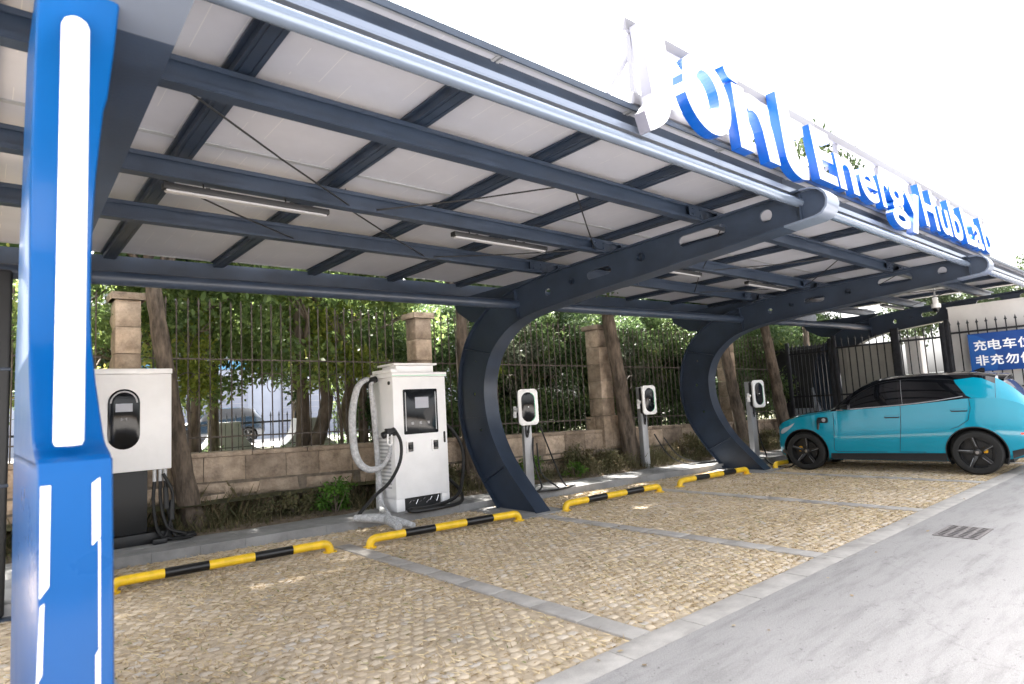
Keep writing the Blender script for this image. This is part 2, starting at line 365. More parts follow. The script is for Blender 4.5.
# ------------------------------------------------------------------ ground
dirty(M['paver'], .9, .34, .58, .80, (1, .99, .95)); dirty(M['paver'], 5, .33, .46, .78); dirty(M['straw_soil'], .9, .34, .58, .8); dirty(M['concrete_pad'], 1.3, .34, .55, .78); dirty(M['band'], 1.6, .34, .52, .8); dirty(M['stone'], 1.1, .35, .6, .62, (1, .95, .88)); dirty(M['yellow'], 14, .30, .37, .55); dirty(M['panel'], .8, .34, .6, .9)
def struct(name, mb, m, **k): return tag(mb.build(name, m, **k), kind='structure')
mb = MB(); mb.add([(-300, -300, -.3), (300, -300, -.3), (300, 300, -.3), (-300, 300, -.3)], [(0, 1, 2, 3)]); struct('ground', mb, M['soil'])
struct('concrete_road', MB().box(-30, -40, -.2, 60, 2.53, .022), M['concrete'], bevel=.012)
DV = [-2.18, .58, 3.34, 6.01, 8.81, 11.62, 14.4, 17.1]
yk = lambda x: 8.3 - .1 * (x - 1.5)                       # front of the raised pad
yw = lambda x: 10.1 - .1 * x                              # wall face
zo = lambda x: -.0235 * (x - 2.8)                         # the wall top drops slowly
struct('paving_bed', MB().box(-5, 2.53, -.2, 19, 8.9, -.003), M['straw_soil'])
# paving stones: one sheet of staggered rounded stones with straw between
vs, fs, rn = [], [], []
PX, PY = .102, .083; oct_ = [(-.5, -.3), (-.3, -.5), (.3, -.5), (.5, -.3), (.5, .3), (.3, .5), (-.3, .5), (-.5, .3)]
for j in range(int((8.6 - 2.75) / PY)):
    y = 2.82 + j * PY
    for i in range(int(19 / PX)):
        x = -2 + i * PX + (PX / 2 if j % 2 else 0)
        if y > yk(x) + .05: continue
        if min(abs(x - d) for d in DV) < .145 and y < 7.25 - .08 * x + .8: continue
        hx, hy = (PX - .014) * rng.uniform(.84, 1.02), (PY - .012) * rng.uniform(.82, 1.02)
        dz = rng.normal(0, .0022); tx, ty = rng.normal(0, .025, 2); a = rng.normal(0, .07); ca, sa = math.cos(a), math.sin(a); o = len(vs)
        if rng.random() < .04: dz -= .012
        for sc_, zz in ((1, -.008), (.86, .0), (.6, .003)):
            for u, v in oct_:
                px, py = u * hx * sc_ + rng.normal(0, .0022), v * hy * sc_ + rng.normal(0, .0022)
                vs.append((x + px * ca - py * sa, y + px * sa + py * ca, zz + dz + px * tx + py * ty))
        vs.append((x, y, .004 + dz)); r = rng.random()
        for k in range(8):
            k2 = (k + 1) % 8
            for l in (0, 8): fs.append((o + l + k, o + l + k2, o + l + 8 + k2, o + l + 8 + k)); rn.append(r)
            fs.append((o + 16 + k, o + 16 + k2, o + 24)); rn.append(r)
pv = MB(); pv.v = vs; pv.f = fs; pv.m = [0] * len(fs); pv.r = rn
struct('paving', pv, M['paver'], smooth=True, ang=50, fixn=False)
# straw lying in the joints
def blades(n, fx, fy, L, mname, name, zf=lambda x, y: 0., lay=.25, wd=.0035, clump=0, kind='stuff', tall=None):
    cx = rng.uniform(fx[0], fx[1], n); cy = rng.uniform(fy[0], fy[1], n)
    return cx, cy
NS = 90000
sx = rng.uniform(-1.2, 17, NS); sy = 2.76 + (rng.random(NS)) * 5.6
jj = np.round((sy - 2.82) / PY - .5) + .5; tojoint = rng.random(NS) < .8
sy = np.where(tojoint & (rng.random(NS) < .6), 2.82 + jj * PY + rng.normal(0, .012, NS), sy)
keep = (sy < 8.3 - .1 * (sx - 1.5) - .01) & (sy > 2.75) & (np.abs(sx[:, None] - np.array(DV)[None]).min(1) > .10)
dens = np.sin(sx * 1.3 + 1) * np.sin(sy * 1.7 + sx * .6) + rng.normal(0, .9, NS)
keep &= dens > -.6
sx, sy = sx[keep], sy[keep]; n = len(sx)
ang = rng.uniform(0, 6.283, n); L = rng.uniform(.025, .075, n); hgt = rng.uniform(-.004, .026, n) * (rng.random(n) < .8)
dx, dy = np.cos(ang), np.sin(ang); wv = rng.uniform(.002, .0045, n)
P = np.zeros((n, 3, 3)); P[:, 0] = np.stack([sx - dy * wv, sy + dx * wv, np.full(n, -.004)], 1); P[:, 1] = np.stack([sx + dy * wv, sy - dx * wv, np.full(n, .004)], 1)
P[:, 2] = np.stack([sx + dx * L, sy + dy * L, .006 + hgt], 1)
def tris(name, P, m, rnd, parent=None, kind=None, nv=3):
    me = bpy.data.meshes.new(name); n = len(P)
    me.vertices.add(n * nv); me.vertices.foreach_set('co', P.reshape(-1).astype(np.float32))
    me.loops.add(n * nv); me.loops.foreach_set('vertex_index', np.arange(n * nv, dtype=np.int32))
    me.polygons.add(n); me.polygons.foreach_set('loop_start', np.arange(0, n * nv, nv, dtype=np.int32))
    me.update(calc_edges=True); me.validate()
    at = me.attributes.new('rnd', 'FLOAT', 'FACE'); at.data.foreach_set('value', rnd.astype(np.float32))
    me.materials.append(m)
    o = bpy.data.objects.new(name, me); COL.objects.link(o)
    if parent is not None: o.parent = parent
    if kind: o['kind'] = kind
    return o
tris('dry_grass', P, M['straw'], np.clip(rng.beta(2, 2, n) + (rng.random(n) < .04) * .6, 0, 1), kind='stuff')
# concrete borders between the bays and along the road: kerb slabs laid end to end
mb = MB()
for d in DV[1:]:
    y = 2.76
    while y < 7.3 - .08 * d:
        mb.rnd = rng.random(); mb.box(d - .095, y, -.05, d + .095, y + .49, .012 + rng.normal(0, .0015)); y += .497
x = -3
while x < 19:
    mb.box(x, 2.538, -.05, x + .742, 2.752, .013 + rng.normal(0, .001)); x += .75
struct('border_strip', mb, M['band'], bevel=.006)
mb = MB()
n = 40
xs = np.linspace(-3, 16.6, n)
for i in range(n - 1):
    a, b = xs[i], xs[i + 1] - .004
    mb.add([(a, yk(a), -.1), (b, yk(b), -.1), (b, yk(b) + .75, -.1), (a, yk(a) + .75, -.1), (a, yk(a), .115), (b, yk(b), .115), (b, yk(b) + .75, .115), (a, yk(a) + .75, .115)],
           [(0, 3, 2, 1), (4, 5, 6, 7), (0, 1, 5, 4), (1, 2, 6, 5), (2, 3, 7, 6), (3, 0, 4, 7)])
struct('kerb', mb, M['concrete_pad'])
# slab stubs under the portals and the chargers
mb = MB()
for x0, y0, x1, y1 in ((5.7, 6.6, 6.55, 8.2), (11.45, 6.2, 12.35, 7.8), (.0, 7.0, .95, 8.6), (.75, 8.7, 1.98, 9.5), (4.3, 8.0, 5.8, 8.95), (7.0, 7.75, 8.1, 8.75), (10.2, 7.5, 11.2, 8.6), (12.6, 6.9, 14.3, 8.0)):
    mb.box(x0, y0, -.05, x1, y1, .019 if y0 < 6.75 else .121)
struct('pad_slab', mb, M['concrete_pad'], bevel=.01)
n = 70; m_ = 7; vs, fs = [], []
for i in range(n):
    x = -4 + 21.5 * i / (n - 1)
    for j in range(m_): 
        y = yk(x) + .62 + (yw(x) + .1 - yk(x) - .62) * j / (m_ - 1); vs.append((x, y, .10 + .05 * rng.random() * (0 < j) + .05 * j / m_))
for i in range(n - 1):
    for j in range(m_ - 1): fs.append((i * m_ + j, (i + 1) * m_ + j, (i + 1) * m_ + j + 1, i * m_ + j + 1))
mb = MB(); mb.add(vs, fs); struct('soil_bed', mb, M['soil'], smooth=True)
mb = MB(); mb.add([(-30, 10.7, .45), (-30, 60, .5), (80, 60, .5), (80, 1.5, .45), (17.6, 8.6, .45)], [(0, 4, 3, 2, 1)]); struct('lawn', mb, M['lawn'])
mb = MB(); mb.add([(-30, 26, .51), (80, 24, .51), (80, 36, .51), (-30, 36, .51)], [(0, 1, 2, 3)]); struct('far_road', mb, M['concrete'])

# ------------------------------------------------------------------ carport
PXS = [.46, 6.17, 11.92, 17.67]
cp = thing('carport', 'long dark steel charging carport with curved C-shaped frames and solar panel roof', 'carport', (6, 5, 0))
outer = cr([(7.60, .012), (7.97, .435), (8.32, .946), (8.486, 1.452), (8.49, 1.87), (8.40, 2.29), (8.19, 2.67), (7.85, 2.97), (7.40, 3.19), (6.7, 3.335), (5.9, 3.40)], 5)
inner = cr([(6.72, .012), (7.09, .37), (7.45, .76), (7.72, 1.26), (7.80, 1.75), (7.73, 2.12), (7.52, 2.45), (7.14, 2.72), (6.72, 2.85), (6.28, 2.91), (5.54, 2.97)], 5)
top = [(y, 3.40 + .09 * (5.9 - y) / 3.3) for y in np.linspace(5.4, 2.62, 8)]
endc = [(2.52, 3.485), (2.44, 3.455), (2.39, 3.40), (2.372, 3.34), (2.385, 3.27), (2.43, 3.215), (2.50, 3.193)]
bot = [(y, 3.193 - .223 * (y - 2.5) / 3.04) for y in np.linspace(2.8, 5.2, 7)]
dyr = lambda x: -.065 * (x - 6.17)                        # the rear edge converges with the wall
def shift(pts, X): return [(u + dyr(X) * min(1, max(0, (u - 3.2) / 3.4)), v) for u, v in pts]
OUT0, INN0, TOP0, BOT0 = [tuple(p) for p in outer], [tuple(p) for p in inner], top, bot
FW, FT = .135, .02
def portal(X):
    outer, inner, top, bot = (shift(q, X) for q in (OUT0, INN0, TOP0, BOT0)); d_ = dyr(X)
    OUTL = outer + top + endc + bot; INN = inner[::-1]; sh = lambda p: shift([p], X)[0]
    po = thing('portal_frame', None, None, (X, 7.2, 0)); po.parent = cp; po.location = Vector((X, 7.2, 0)) - cp.location
    holes = [circ(6.27, 3.135, .055, 14), slot(5.30, 3.215, .42, .11, -.03), slot(3.76, 3.325, .60, .135, -.03), circ(3.0, 3.345, .066, 16),
             circ(8.05, 2.30, .022, 8), circ(8.12, 1.78, .035, 10), circ(8.0, 1.20, .03, 10)]
    holes = [shift(h, X) for h in holes]
    fill_plate(OUTL + INN, holes, lambda u, v, t: (X - .065 + t, u, v), -.012, .012).build('web', M['steel'], po)
    # flanges follow the outer edge, the end cap and the inner edge
    def flange(path, name):
        P = [np.array(p, float) for p in path]; A, B = [], []
        mbf = MB(); rows = []
        for i, p in enumerate(P):
            d = P[min(i + 1, len(P) - 1)] - P[max(i - 1, 0)]; d /= np.linalg.norm(d); nn = np.array([-d[1], d[0]])
            q0, q1 = p + nn * FT / 2, p - nn * FT / 2
            rows += [(X - FW, *q0), (X + FW, *q0), (X + FW, *q1), (X - FW, *q1)]
        k = len(P); fs = []
        for i in range(k - 1):
            for j in range(4): j2 = (j + 1) % 4; fs.append((i * 4 + j, i * 4 + j2, (i + 1) * 4 + j2, (i + 1) * 4 + j))
        fs += [(0, 1, 2, 3), tuple((k - 1) * 4 + j for j in (3, 2, 1, 0))]
        mbf.add(rows, fs); return mbf.build(name, M['steel'], po, smooth=True, ang=40)
    flange([tuple(p) for p in outer] + top, 'outer_flange')
    flange(INN[::-1] + bot[::-1], 'inner_flange')
    o = flange([top[-1]] + endc + [bot[0]], 'end_cap'); o.data.materials[0] = M['steel_light']
    for (a, b) in (((7.62, .43), (7.16, .42)), ((8.30, 0.94), (7.57, .93)), ((8.48, 1.62), (7.80, 1.60)), ((8.30, 2.48), (7.62, 2.34)), ((6.9, 3.30), (6.88, 2.82))):
        pass
    for (a, b) in (((7.93, .40), (7.38, .67)), ((8.475, 1.40), (7.77, 1.42)), ((8.27, 2.52), (7.58, 2.37)), ((6.95, 3.29), (6.90, 2.82)), ((3.05 - .42, 3.46), (3.05 - .42, 3.19))):
        for s in (-1,):
            mbs = MB(); a, b = sh(a), sh(b); (ya, za), (yb, zb) = a, b
            mbs.bar((X + s * .068, ya, za), (X + s * .068, yb, zb), .108, .012, (1, 0, 0)) if False else None
            d = Vector((0, yb - ya, zb - za)).normalized(); nn = d.cross(Vector((1, 0, 0))) * .006
            v = []
            for (yy, zz) in (a, b):
                for xx in ((.013, .118) if s > 0 else (.078, .131)):
                    for sg in (1, -1): v.append((X + s * xx, yy + nn.y * sg, zz + nn.z * sg))
            mbs.add(v, [(0, 1, 3, 2), (4, 6, 7, 5), (0, 4, 5, 1), (2, 3, 7, 6), (0, 2, 6, 4), (1, 5, 7, 3)]); mbs.build('stiffener', M['steel'], po)
    for (yy, zz, rr) in ((5.78, 3.185, .04), (4.6, 3.265, .05)):
        yy = sh((yy, zz))[0]; t = MB(); t.lathe([(rr, -.03), (rr, -.012), (rr * .7, -.012), (rr * .7, -.03)], 14, (X - .075, yy, zz), 'x'); t.build('bolt_sleeve', M['steel'], po, smooth=True)
    MB().box(X - .2, 6.62 + d_, .0 , X + .2, 7.75 + d_, .018).build('base_plate', M['steel'], po, bevel=.004)
    # stub that carries the eave behind the column
    fill_plate([(7.55 + d_, 3.18), (7.95 + d_, 2.93), (8.25 + d_, 2.98), (8.62 + d_, 3.20), (8.72 + d_, 3.42), (6.6 + d_, 3.42), (6.8 + d_, 3.36)], [], lambda u, v, t: (X + t, u, v), .014, .03).build('eave_bracket', M['steel'], po)
    return po
for X in PXS: portal(X)
XA, XB = -1.7, 18.4
def ibeam(y, z0, z1, x0, x1, fw=.05, name='purlin', parts=cp):
    mb = MB(); mb.box(x0, y - .006, z0 + .008, x1, y + .006, z1 - .008); mb.box(x0, y - fw, z0, x1, y + fw, z0 + .009); mb.box(x0, y - fw, z1 - .009, x1, y + fw, z1)
    for sgn in (-1, 1):
        mb.box(x0, y + sgn * fw - .004, z0 + .009, x1, y + sgn * fw + .004, z0 + .035); mb.box(x0, y + sgn * fw - .004, z1 - .035, x1, y + sgn * fw + .004, z1 - .009)
    return mb.build(name, M['steel'], parts)
for y, z0 in ((3.74, 3.46), (5.15, 3.425), (6.32, 3.40)):
    segs = [XA] + PXS[1:3] + [XB]
    for a, b in zip(segs, segs[1:]): ibeam(y, z0, z0 + .165, a + .002, b - .002)
for X in PXS[1:3]:
    for y, z0 in ((3.74, 3.46), (5.15, 3.425), (6.32, 3.40)):
        for s in (-1, 1):
            mb = MB(); x0, x1 = sorted((X + s * .15, X + s * .40)); mb.box(x0, y - .066, z0 + .03, x1, y - .0545, z0 + .135)
            for bx in (.2, .34):
                for bz in (.05, .11): mb.tube([(X + s * bx, y - .066, z0 + bz), (X + s * bx, y - .08, z0 + bz)], .013, 6)
            mb.build('purlin_cleat', M['steel'], cp)
# C shaped eave rail at the front, round tube below it, gutter tube at the back
for a, b in zip([XA] + PXS[1:3], PXS[1:3] + [XB]):
    mb = MB(); mb.box(a + .003, 2.84, 3.50, b - .003, 2.852, 3.735); mb.box(a + .003, 2.70, 3.494, b - .003, 2.84, 3.506); mb.box(a + .003, 2.70, 3.507, b - .003, 2.71, 3.545)
    mb.box(a + .003, 2.735, 3.735, b - .003, 2.852, 3.747); mb.box(a + .003, 2.735, 3.70, b - .003, 2.745, 3.7345)
    mb.m = [0] * 6 + [1] * 12 + [0] * 12; mb.build('eave_rail', [M['steel'], M['steel_light']], cp)  # lower lip coloured lighter to paint its bluish highlight
for a, b in zip([-1.7] + PXS, PXS + [18.4]):
    if b - a < .9 and a > 1: pass
    s = .03
    mb = MB(); mb.tube([(a + s, 2.655, 3.376), (b - s, 2.655, 3.376)], .047, 24); mb.build('front_tube', M['steel_tube'], cp, smooth=True)
    for e in (a + .03, b - .03):
        mb = MB(); mb.lathe([(.0, 0), (.08, 0), (.08, .02 * (1 if e < (a + b) / 2 else -1)), (.05, .02 * (1 if e < (a + b) / 2 else -1))], 20, (e - .012 * (1 if e < (a + b) / 2 else -1), 2.655, 3.376), 'x')
        mb.build('tube_flange', M['steel_light'], cp, smooth=True)
    mb = MB(); mb.tube([(a + s, 6.95 + dyr(a), 3.06), (b - s, 6.95 + dyr(b), 3.06)], .072, 20); mb.build('rear_tube', M['steel'], cp, smooth=True)
mb = MB(); mb.bar((XA, 8.68 + dyr(XA), 3.53), (XB, 8.68 + dyr(XB), 3.53), .04, .34); mb.bar((XA, 8.605 + dyr(XA), 3.365), (XB, 8.605 + dyr(XB), 3.365), .108, .01); mb.build('rear_gutter', M['steel'], cp)
# rafters: wide lipped channels every 1.23 m; solar modules between them
RX = [-1.33, -.08, 1.17, 2.42, 3.70, 4.97, 6.25, 7.68, 9.10, 10.48, 11.92, 13.3, 14.7, 16.1, 17.5]
for x in RX:
    e_ = 8.63 + dyr(x); mb = MB(); mb.box(x - .066, 2.86, 3.648, x + .066, e_, 3.66)
    for s in (-1, 1):
        mb.box(x + s * .061 - .005, 2.86, 3.661, x + s * .061 + .005, e_, 3.715)
        mb.box(x + s * .082 - .016, 2.86, 3.70, x + s * .082 + .016, e_, 3.7145); mb.box(x + s * .036 - .006, 2.86, 3.642, x + s * .036 + .006, e_, 3.6475)
    mb.build('rafter', M['steel'], cp)
gx = [XA + .02] + RX + [XB - .02]
for a, b in zip(gx, gx[1:]):
    for y0, y1 in ((2.76, 5.028), (5.031, 7.298), (7.301, 8.60 + dyr(b))):
        p = MB().box(a + .008, y0, 3.722, b - .008, y1, 3.75).build('solar_panel', M['panel'], cp)
        mb = MB()
        for bx in ((a + .008, y0, a + .03, y1), (b - .03, y0, b - .008, y1), (a + .031, y0, b - .031, y0 + .022), (a + .031, y1 - .022, b - .031, y1)): mb.box(bx[0], bx[1], 3.712, bx[2], bx[3], 3.7195)
        mb.build('panel_frame', M['white_paint'] if False else M['grey_metal'], p)
# tie rods
for i in range(3):
    X0, X1 = PXS[i], PXS[i + 1]; L = X1 - X0
    for (ya, yb, za, zb_) in ((3.7, 5.15, 3.49, 3.45), (5.15, 6.32, 3.44, 3.42)):
        for fa, fb in ((.05, .37), (.40, .62), (.62, .95)) if ya < 4 else ((.08, .36), (.36, .64), (.92, .64)):
            a, b = ((X0 + fa * L, ya, za), (X0 + fb * L, yb, zb_)); 
            if fa == .40: a, b = (X0 + .62 * L, ya, za), (X0 + .40 * L, yb, zb_)
            m_ = ((a[0] + b[0]) / 2, (a[1] + b[1]) / 2, (a[2] + b[2]) / 2 - .015)
            MB().tube([a, m_, b], .0075, 6).build('tie_rod', M['black'], cp)
# small loops of module wiring
for x in RX[2:13]:
    for y in (3.78,) if int(x * 10) % 2 else (3.80, 5.22):
        mb = MB(); z = 3.50; s = 1 if int(x * 7) % 2 else -1
        mb.tube([(x - .12 * s, y, 3.65), (x - .10 * s, y + .06, 3.55), (x - .02 * s, y + .1, 3.53), (x + .05 * s, y + .07, 3.6), (x + .06 * s, y + .05, 3.66)], .006, 6, smoothn=4); mb.build('wiring', M['rubber'], cp, smooth=True)
        MB().box(x - .07, y + .03, 3.602, x + .07, y + .09, 3.641).build('junction_box', M['black'], cp, bevel=.006)
# strip lights hung under the second purlin
k = 0
for X0 in PXS[:3]:
    for f0 in (.52, 3.12):
        o = thing('strip_light', 'slim white strip light under the carport roof ' + ['nearest the blue pillar', 'left of the first curved frame', 'just right of the first curved frame', 'just left of the second curved frame', 'just right of the second curved frame', 'over the rear of the teal car'][k], 'lamp', (X0 + f0 + .62, 5.0, 3.3), 0, 'strip lights under the carport roof'); k += 1
        x = X0 + f0
        MB().box(x, 4.96, 3.285, x + 1.28, 5.04, 3.33).build('housing', M['black'], o, bevel=.004)
        MB().box(x + .02, 4.968, 3.268, x + 1.26, 5.032, 3.2846).build('diffuser', M['led'], o, bevel=.006)
        MB().box(x + .3, 5.0, 3.331, x + .33, 5.16, 3.35).build('bracket', M['black'], o); MB().box(x + .95, 5.0, 3.331, x + .98, 5.16, 3.35).build('bracket', M['black'], o)
        mb = MB(); mb.tube([(x + .315, 5.12, 3.34), (x + .315, 5.15, 3.428)], .006, 6); mb.tube([(x + .965, 5.12, 3.34), (x + .965, 5.15, 3.428)], .006, 6); mb.build('hanger', M['black'], o)

# ------------------------------------------------------------------ sign letters on the roof edge
YS, TH = 2.57, .095
sg = thing('rooftop_sign', 'white channel letters with blue sides reading Joint Energy Hub Lab along the roof edge', 'sign', (8, 2.75, 3.66))
def sm(u, v, t): return (u, YS + .095 * (v - 3.66) + t, v)
LM = [M['letter_white'], M['letter_blue'], M['letter_side_white']]
def letter(poly, holes=(), sides=1, lab=None):
    mb = fill_plate(poly, list(holes), sm, 0, TH)
    # faces first, then sides: material by normal
    o = mb.build('letter', LM, sg)
    for p in o.data.polygons: p.material_index = 0 if abs(p.normal.y) > .9 else sides
    return o
J = cr([(3.70, 3.78), (3.69, 4.36)], 1) + [(3.985, 4.47)] + cr([(3.99, 4.10), (3.96, 3.84), (3.86, 3.62), (3.70, 3.50), (3.60, 3.452)], 5) + [(3.565, 3.60)] + cr([(3.63, 3.65), (3.685, 3.72)], 4)
letter([tuple(p) for p in J], (), 2)
# the o is two crescents
th = np.linspace(0, 1, 16); c0 = (4.50, 4.01)
def arc(rx, ry, a0, a1, cx, cy, n=18): return [(cx + rx * math.cos(R(a)), cy + ry * math.sin(R(a))) for a in np.linspace(a0, a1, n)]
letter(arc(.345, .355, 178, -20, *c0) + arc(.16, .20, -20, 150, c0[0] + .01, c0[1] + .02))
letter(arc(.345, .355, 192, 339.6, *c0) + arc(.16, .20, 339.6, 205, c0[0] + .01, c0[1] + .02))
letter([(4.945, 4.27), (5.15, 4.27), (5.125, 3.645), (4.91, 3.645)])
letter([tuple(p) for p in cr([(4.855, 4.40), (4.875, 4.34), (4.93, 4.30), (5.06, 4.29)], 4)] + [tuple(p) for p in cr([(5.06, 4.34), (4.99, 4.38), (4.955, 4.44), (4.945, 4.52)], 4)])
n_ = [(5.10, 4.22)] + [tuple(p) for p in cr([(5.24, 4.245), (5.42, 4.22), (5.53, 4.12), (5.575, 3.95)], 5)] + [(5.60, 3.625), (5.40, 3.625)] + [tuple(p) for p in cr([(5.375, 3.92), (5.33, 4.04), (5.25, 4.08), (5.17, 4.06)], 5)]
letter(n_)
t_ = [(5.80, 4.45), (6.03, 4.45), (6.02, 4.23), (6.27, 4.23), (6.25, 4.08), (6.005, 4.08)] + [tuple(p) for p in cr([(6.0, 3.93), (6.03, 3.80), (6.10, 3.745), (6.22, 3.74)], 5)] + [(6.17, 3.60)] + [tuple(p) for p in cr([(6.02, 3.58), (5.87, 3.62), (5.77, 3.73), (5.765, 3.92)], 5)]
letter(t_)
for ch, a, b in (('E', 6.45, 6.90), ('n', 6.96, 7.47), ('e', 7.58, 8.08), ('r', 8.18, 8.51), ('g', 8.46, 9.05), ('y', 9.06, 9.66), ('H', 9.74, 10.32), ('u', 10.45, 10.92), ('b', 11.03, 11.53), ('L', 11.68, 12.16), ('a', 12.17, 12.66), ('b', 12.78, 13.30)):
    text_mb(ch, a, b, 3.675, .615, sm, 0, .085, bold=.022).build('letter', LM, sg, fixn=False)
FR = M['frame']
def rail(z0, z1, y0, y1, name='frame_rail'): 
    xs_ = [3.67, 6.9, 10.1, 13.75]
    for a, b in zip(xs_, xs_[1:]): MB().box(a, y0, z0, b - .004, y1, z1).build(name, FR, sg, bevel=.004)
rail(4.35, 4.45, 2.745, 2.785); rail(3.752, 3.84, 2.72, 2.755)
for k in range(9):
    x = 3.75 + 1.24 * k
    MB().box(x - .025, 2.757, 3.75, x + .025, 2.80, 4.347).build('post', FR, sg)
    MB().bar((x, 2.80, 4.2), (x, 3.25, 3.765), .03, .03, (1, 0, 0)).build('brace', FR, sg)
    MB().box(x - .06, 3.16, 3.7515, x + .06, 3.34, 3.764).build('foot_plate', FR, sg)
#PART3
# ------------------------------------------------------------------ blue light pillar
bp_ = thing('light_pillar', 'tall glossy blue pillar with a white light tube at the left front of the carport', 'pillar', (.26, 3.2, 0))
FR_ = cr([(0, 2.50), (.70, 2.55), (1.385, 2.625), (1.425, 2.64), (1.455, 2.675), (1.472, 2.73), (1.497, 2.81), (1.56, 2.90), (1.80, 3.14), (2.0, 3.265), (2.29, 3.285), (2.54, 3.225), (2.74, 3.10), (2.92, 2.92), (3.05, 2.757), (3.17, 2.64), (3.188, 2.62)], 4)
def back(z): return np.interp(z, [0, 2.0, 2.5, 2.9, 3.19], [4.5, 4.5, 4.2, 3.7, 3.3])
def xl(z): return np.interp(z, [0, 1.46, 1.7, 2.2, 2.8, 3.19], [.158, .145, .143, .143, .130, .118])
mb = MB(); n = 0
for z, y in FR_:
    L_, R_, B_ = xl(z), .364 + (.008 if z > 2.9 else 0), back(z); r = .022
    ring = [(L_, B_), (L_, y + r), (L_ + r * .3, y + r * .3), (L_ + r, y), (R_ - r, y), (R_ - r * .3, y + r * .3), (R_, y + r), (R_, B_)]
    mb.v += [(a, b, z) for a, b in ring]; n += 1
for i in range(n - 1):
    for k in range(8): k2 = (k + 1) % 8; mb.f.append([i * 8 + k, i * 8 + k2, i * 8 + 8 + k2, i * 8 + 8 + k]); mb.m.append(0); mb.r.append(0)
mb.f.append(list(range(8))); mb.f.append([(n - 1) * 8 + k for k in range(8)]); mb.m += [0, 0]; mb.r += [0, 0]
mb.build('cladding', M['blue'], bp_, smooth=True, ang=28)
mb = MB(); prof = [(0, 3.10), (.022, 3.094), (.038, 3.08), (.045, 3.06), (.0455, 1.515), (.04, 1.50), (0, 1.495)]
mb.lathe(prof, 28, (.238, 2.70, 0)); mb.build('light_tube', M['opal'], bp_, smooth=True)
def yf(z): return float(np.interp(z, [a for a, b in FR_], [b for a, b in FR_])) - .0025
for poly in ([(.156, 1.372), (.184, 1.372), (.182, 1.052), (.157, 1.018)], [(.159, .995), (.170, 1.003), (.167, .79), (.152, .76), (.151, .4), (.156, .4), (.155, .7)][:4],
             [(.299, 1.366), (.323, 1.384), (.323, 1.184), (.299, 1.160)], [(.317, 1.175), (.323, 1.178), (.322, .835), (.3165, .83)], [(.308, .81), (.322, .835), (.322, .4), (.308, .4)], [(.152, .755), (.158, .77), (.157, .4), (.150, .4)]):
    mb = MB(); mb.add([(x, yf(z), z) for x, z in poly], [tuple(range(len(poly)))]); mb.build('stripe', M['white_paint'], bp_)
MB().box(.366, 2.75, .02, .369, 4.4, 1.42).build('seam', M['letter_blue'], bp_)

po = thing('steel_post', 'dark round edged steel post at the left edge behind the blue pillar', 'post', (.10, 7.0, 0))
MB().box(.0, 6.95, .02, .19, 7.15, 3.0).build('shaft', M['black'], po, bevel=.03, segs=3)
MB().box(-.05, 6.9, .0, .24, 7.2, .019).build('base_plate', M['steel'], po)
for z in (1.1, 2.1): MB().box(-.006, 6.944, z, .196, 7.156, z + .03).build('clamp_band', M['steel'], po, bevel=.008)

# ------------------------------------------------------------------ chargers
def cable(pts, r, name, m, parent, n=8, sm_=6): 
    mb = MB(); mb.tube(pts, r, n, smoothn=sm_); return mb.build(name, m, parent, smooth=True)
def fxz(y): return lambda u, v, t: (u, y - t, v)
ca = thing('charging_cabinet', 'white square charging cabinet with an upright oval screen on a black pedestal', 'charger', (1.35, 9.05, .12))
MB().box(.90, 8.92, 1.012, 1.858, 9.42, 2.205).build('cabinet', M['white_paint'], ca, bevel=.008)
MB().box(.892, 8.905, 2.209, 1.866, 9.43, 2.275).build('lid', M['white_paint'], ca, bevel=.008)
o = MB().prism(slot(1.335, 1.655, .735, .34, math.pi / 2, 12), fxz(8.9195), 0, .012).build('screen_panel', M['black_gloss'], ca, bevel=.003)
ring = slot(1.335, 1.655, .69, .295, math.pi / 2, 12); rin = slot(1.335, 1.655, .655, .26, math.pi / 2, 12)
mb = fill_plate([p for p in ring if p[1] > 1.69] + [(1.1875, 1.69)][:0], [], fxz(8.907), 0, .001) if False else MB()
half = [p for p in ring if p[1] > 1.69]; half.sort(key=lambda p: math.atan2(p[1] - 1.69, p[0] - 1.335)); half2 = [p for p in rin if p[1] > 1.69]; half2.sort(key=lambda p: math.atan2(p[1] - 1.69, p[0] - 1.335))
k = min(len(half), len(half2)); mb.strip([(x, 8.906, z) for x, z in half[:k]], [(x, 8.906, z) for x, z in half2[:k]]); mb.build('light_ring', M['led'], ca)
MB().box(1.245, 8.9035, 1.745, 1.425, 8.907, 1.845).build('display', M['screen_grey'], ca)
mb = MB(); mb.add([(1.303, 8.9055, 1.675), (1.33, 8.9055, 1.648), (1.33, 8.9055, 1.66), (1.303, 8.9055, 1.635)], [(0, 1, 2, 3)]); mb.add([(1.367, 8.9055, 1.675), (1.34, 8.9055, 1.648), (1.34, 8.9055, 1.66), (1.367, 8.9055, 1.635)], [(0, 1, 2, 3)]); mb.build('status_mark', M['led'], ca)
MB().box(.95, 8.97, .255, 1.60, 9.37, 1.010).build('pedestal', M['black'], ca, bevel=.006)
MB().box(.80, 8.90, .122, 1.86, 9.42, .252).build('plinth', M['black'], ca, bevel=.006)
for i, x in enumerate((1.68, 1.745, 1.80)):
    MB().tube([(x, 8.99, 1.009), (x, 8.99, .86)], .022, 12).build('cable_gland', M['grey_plastic'], ca, smooth=True)
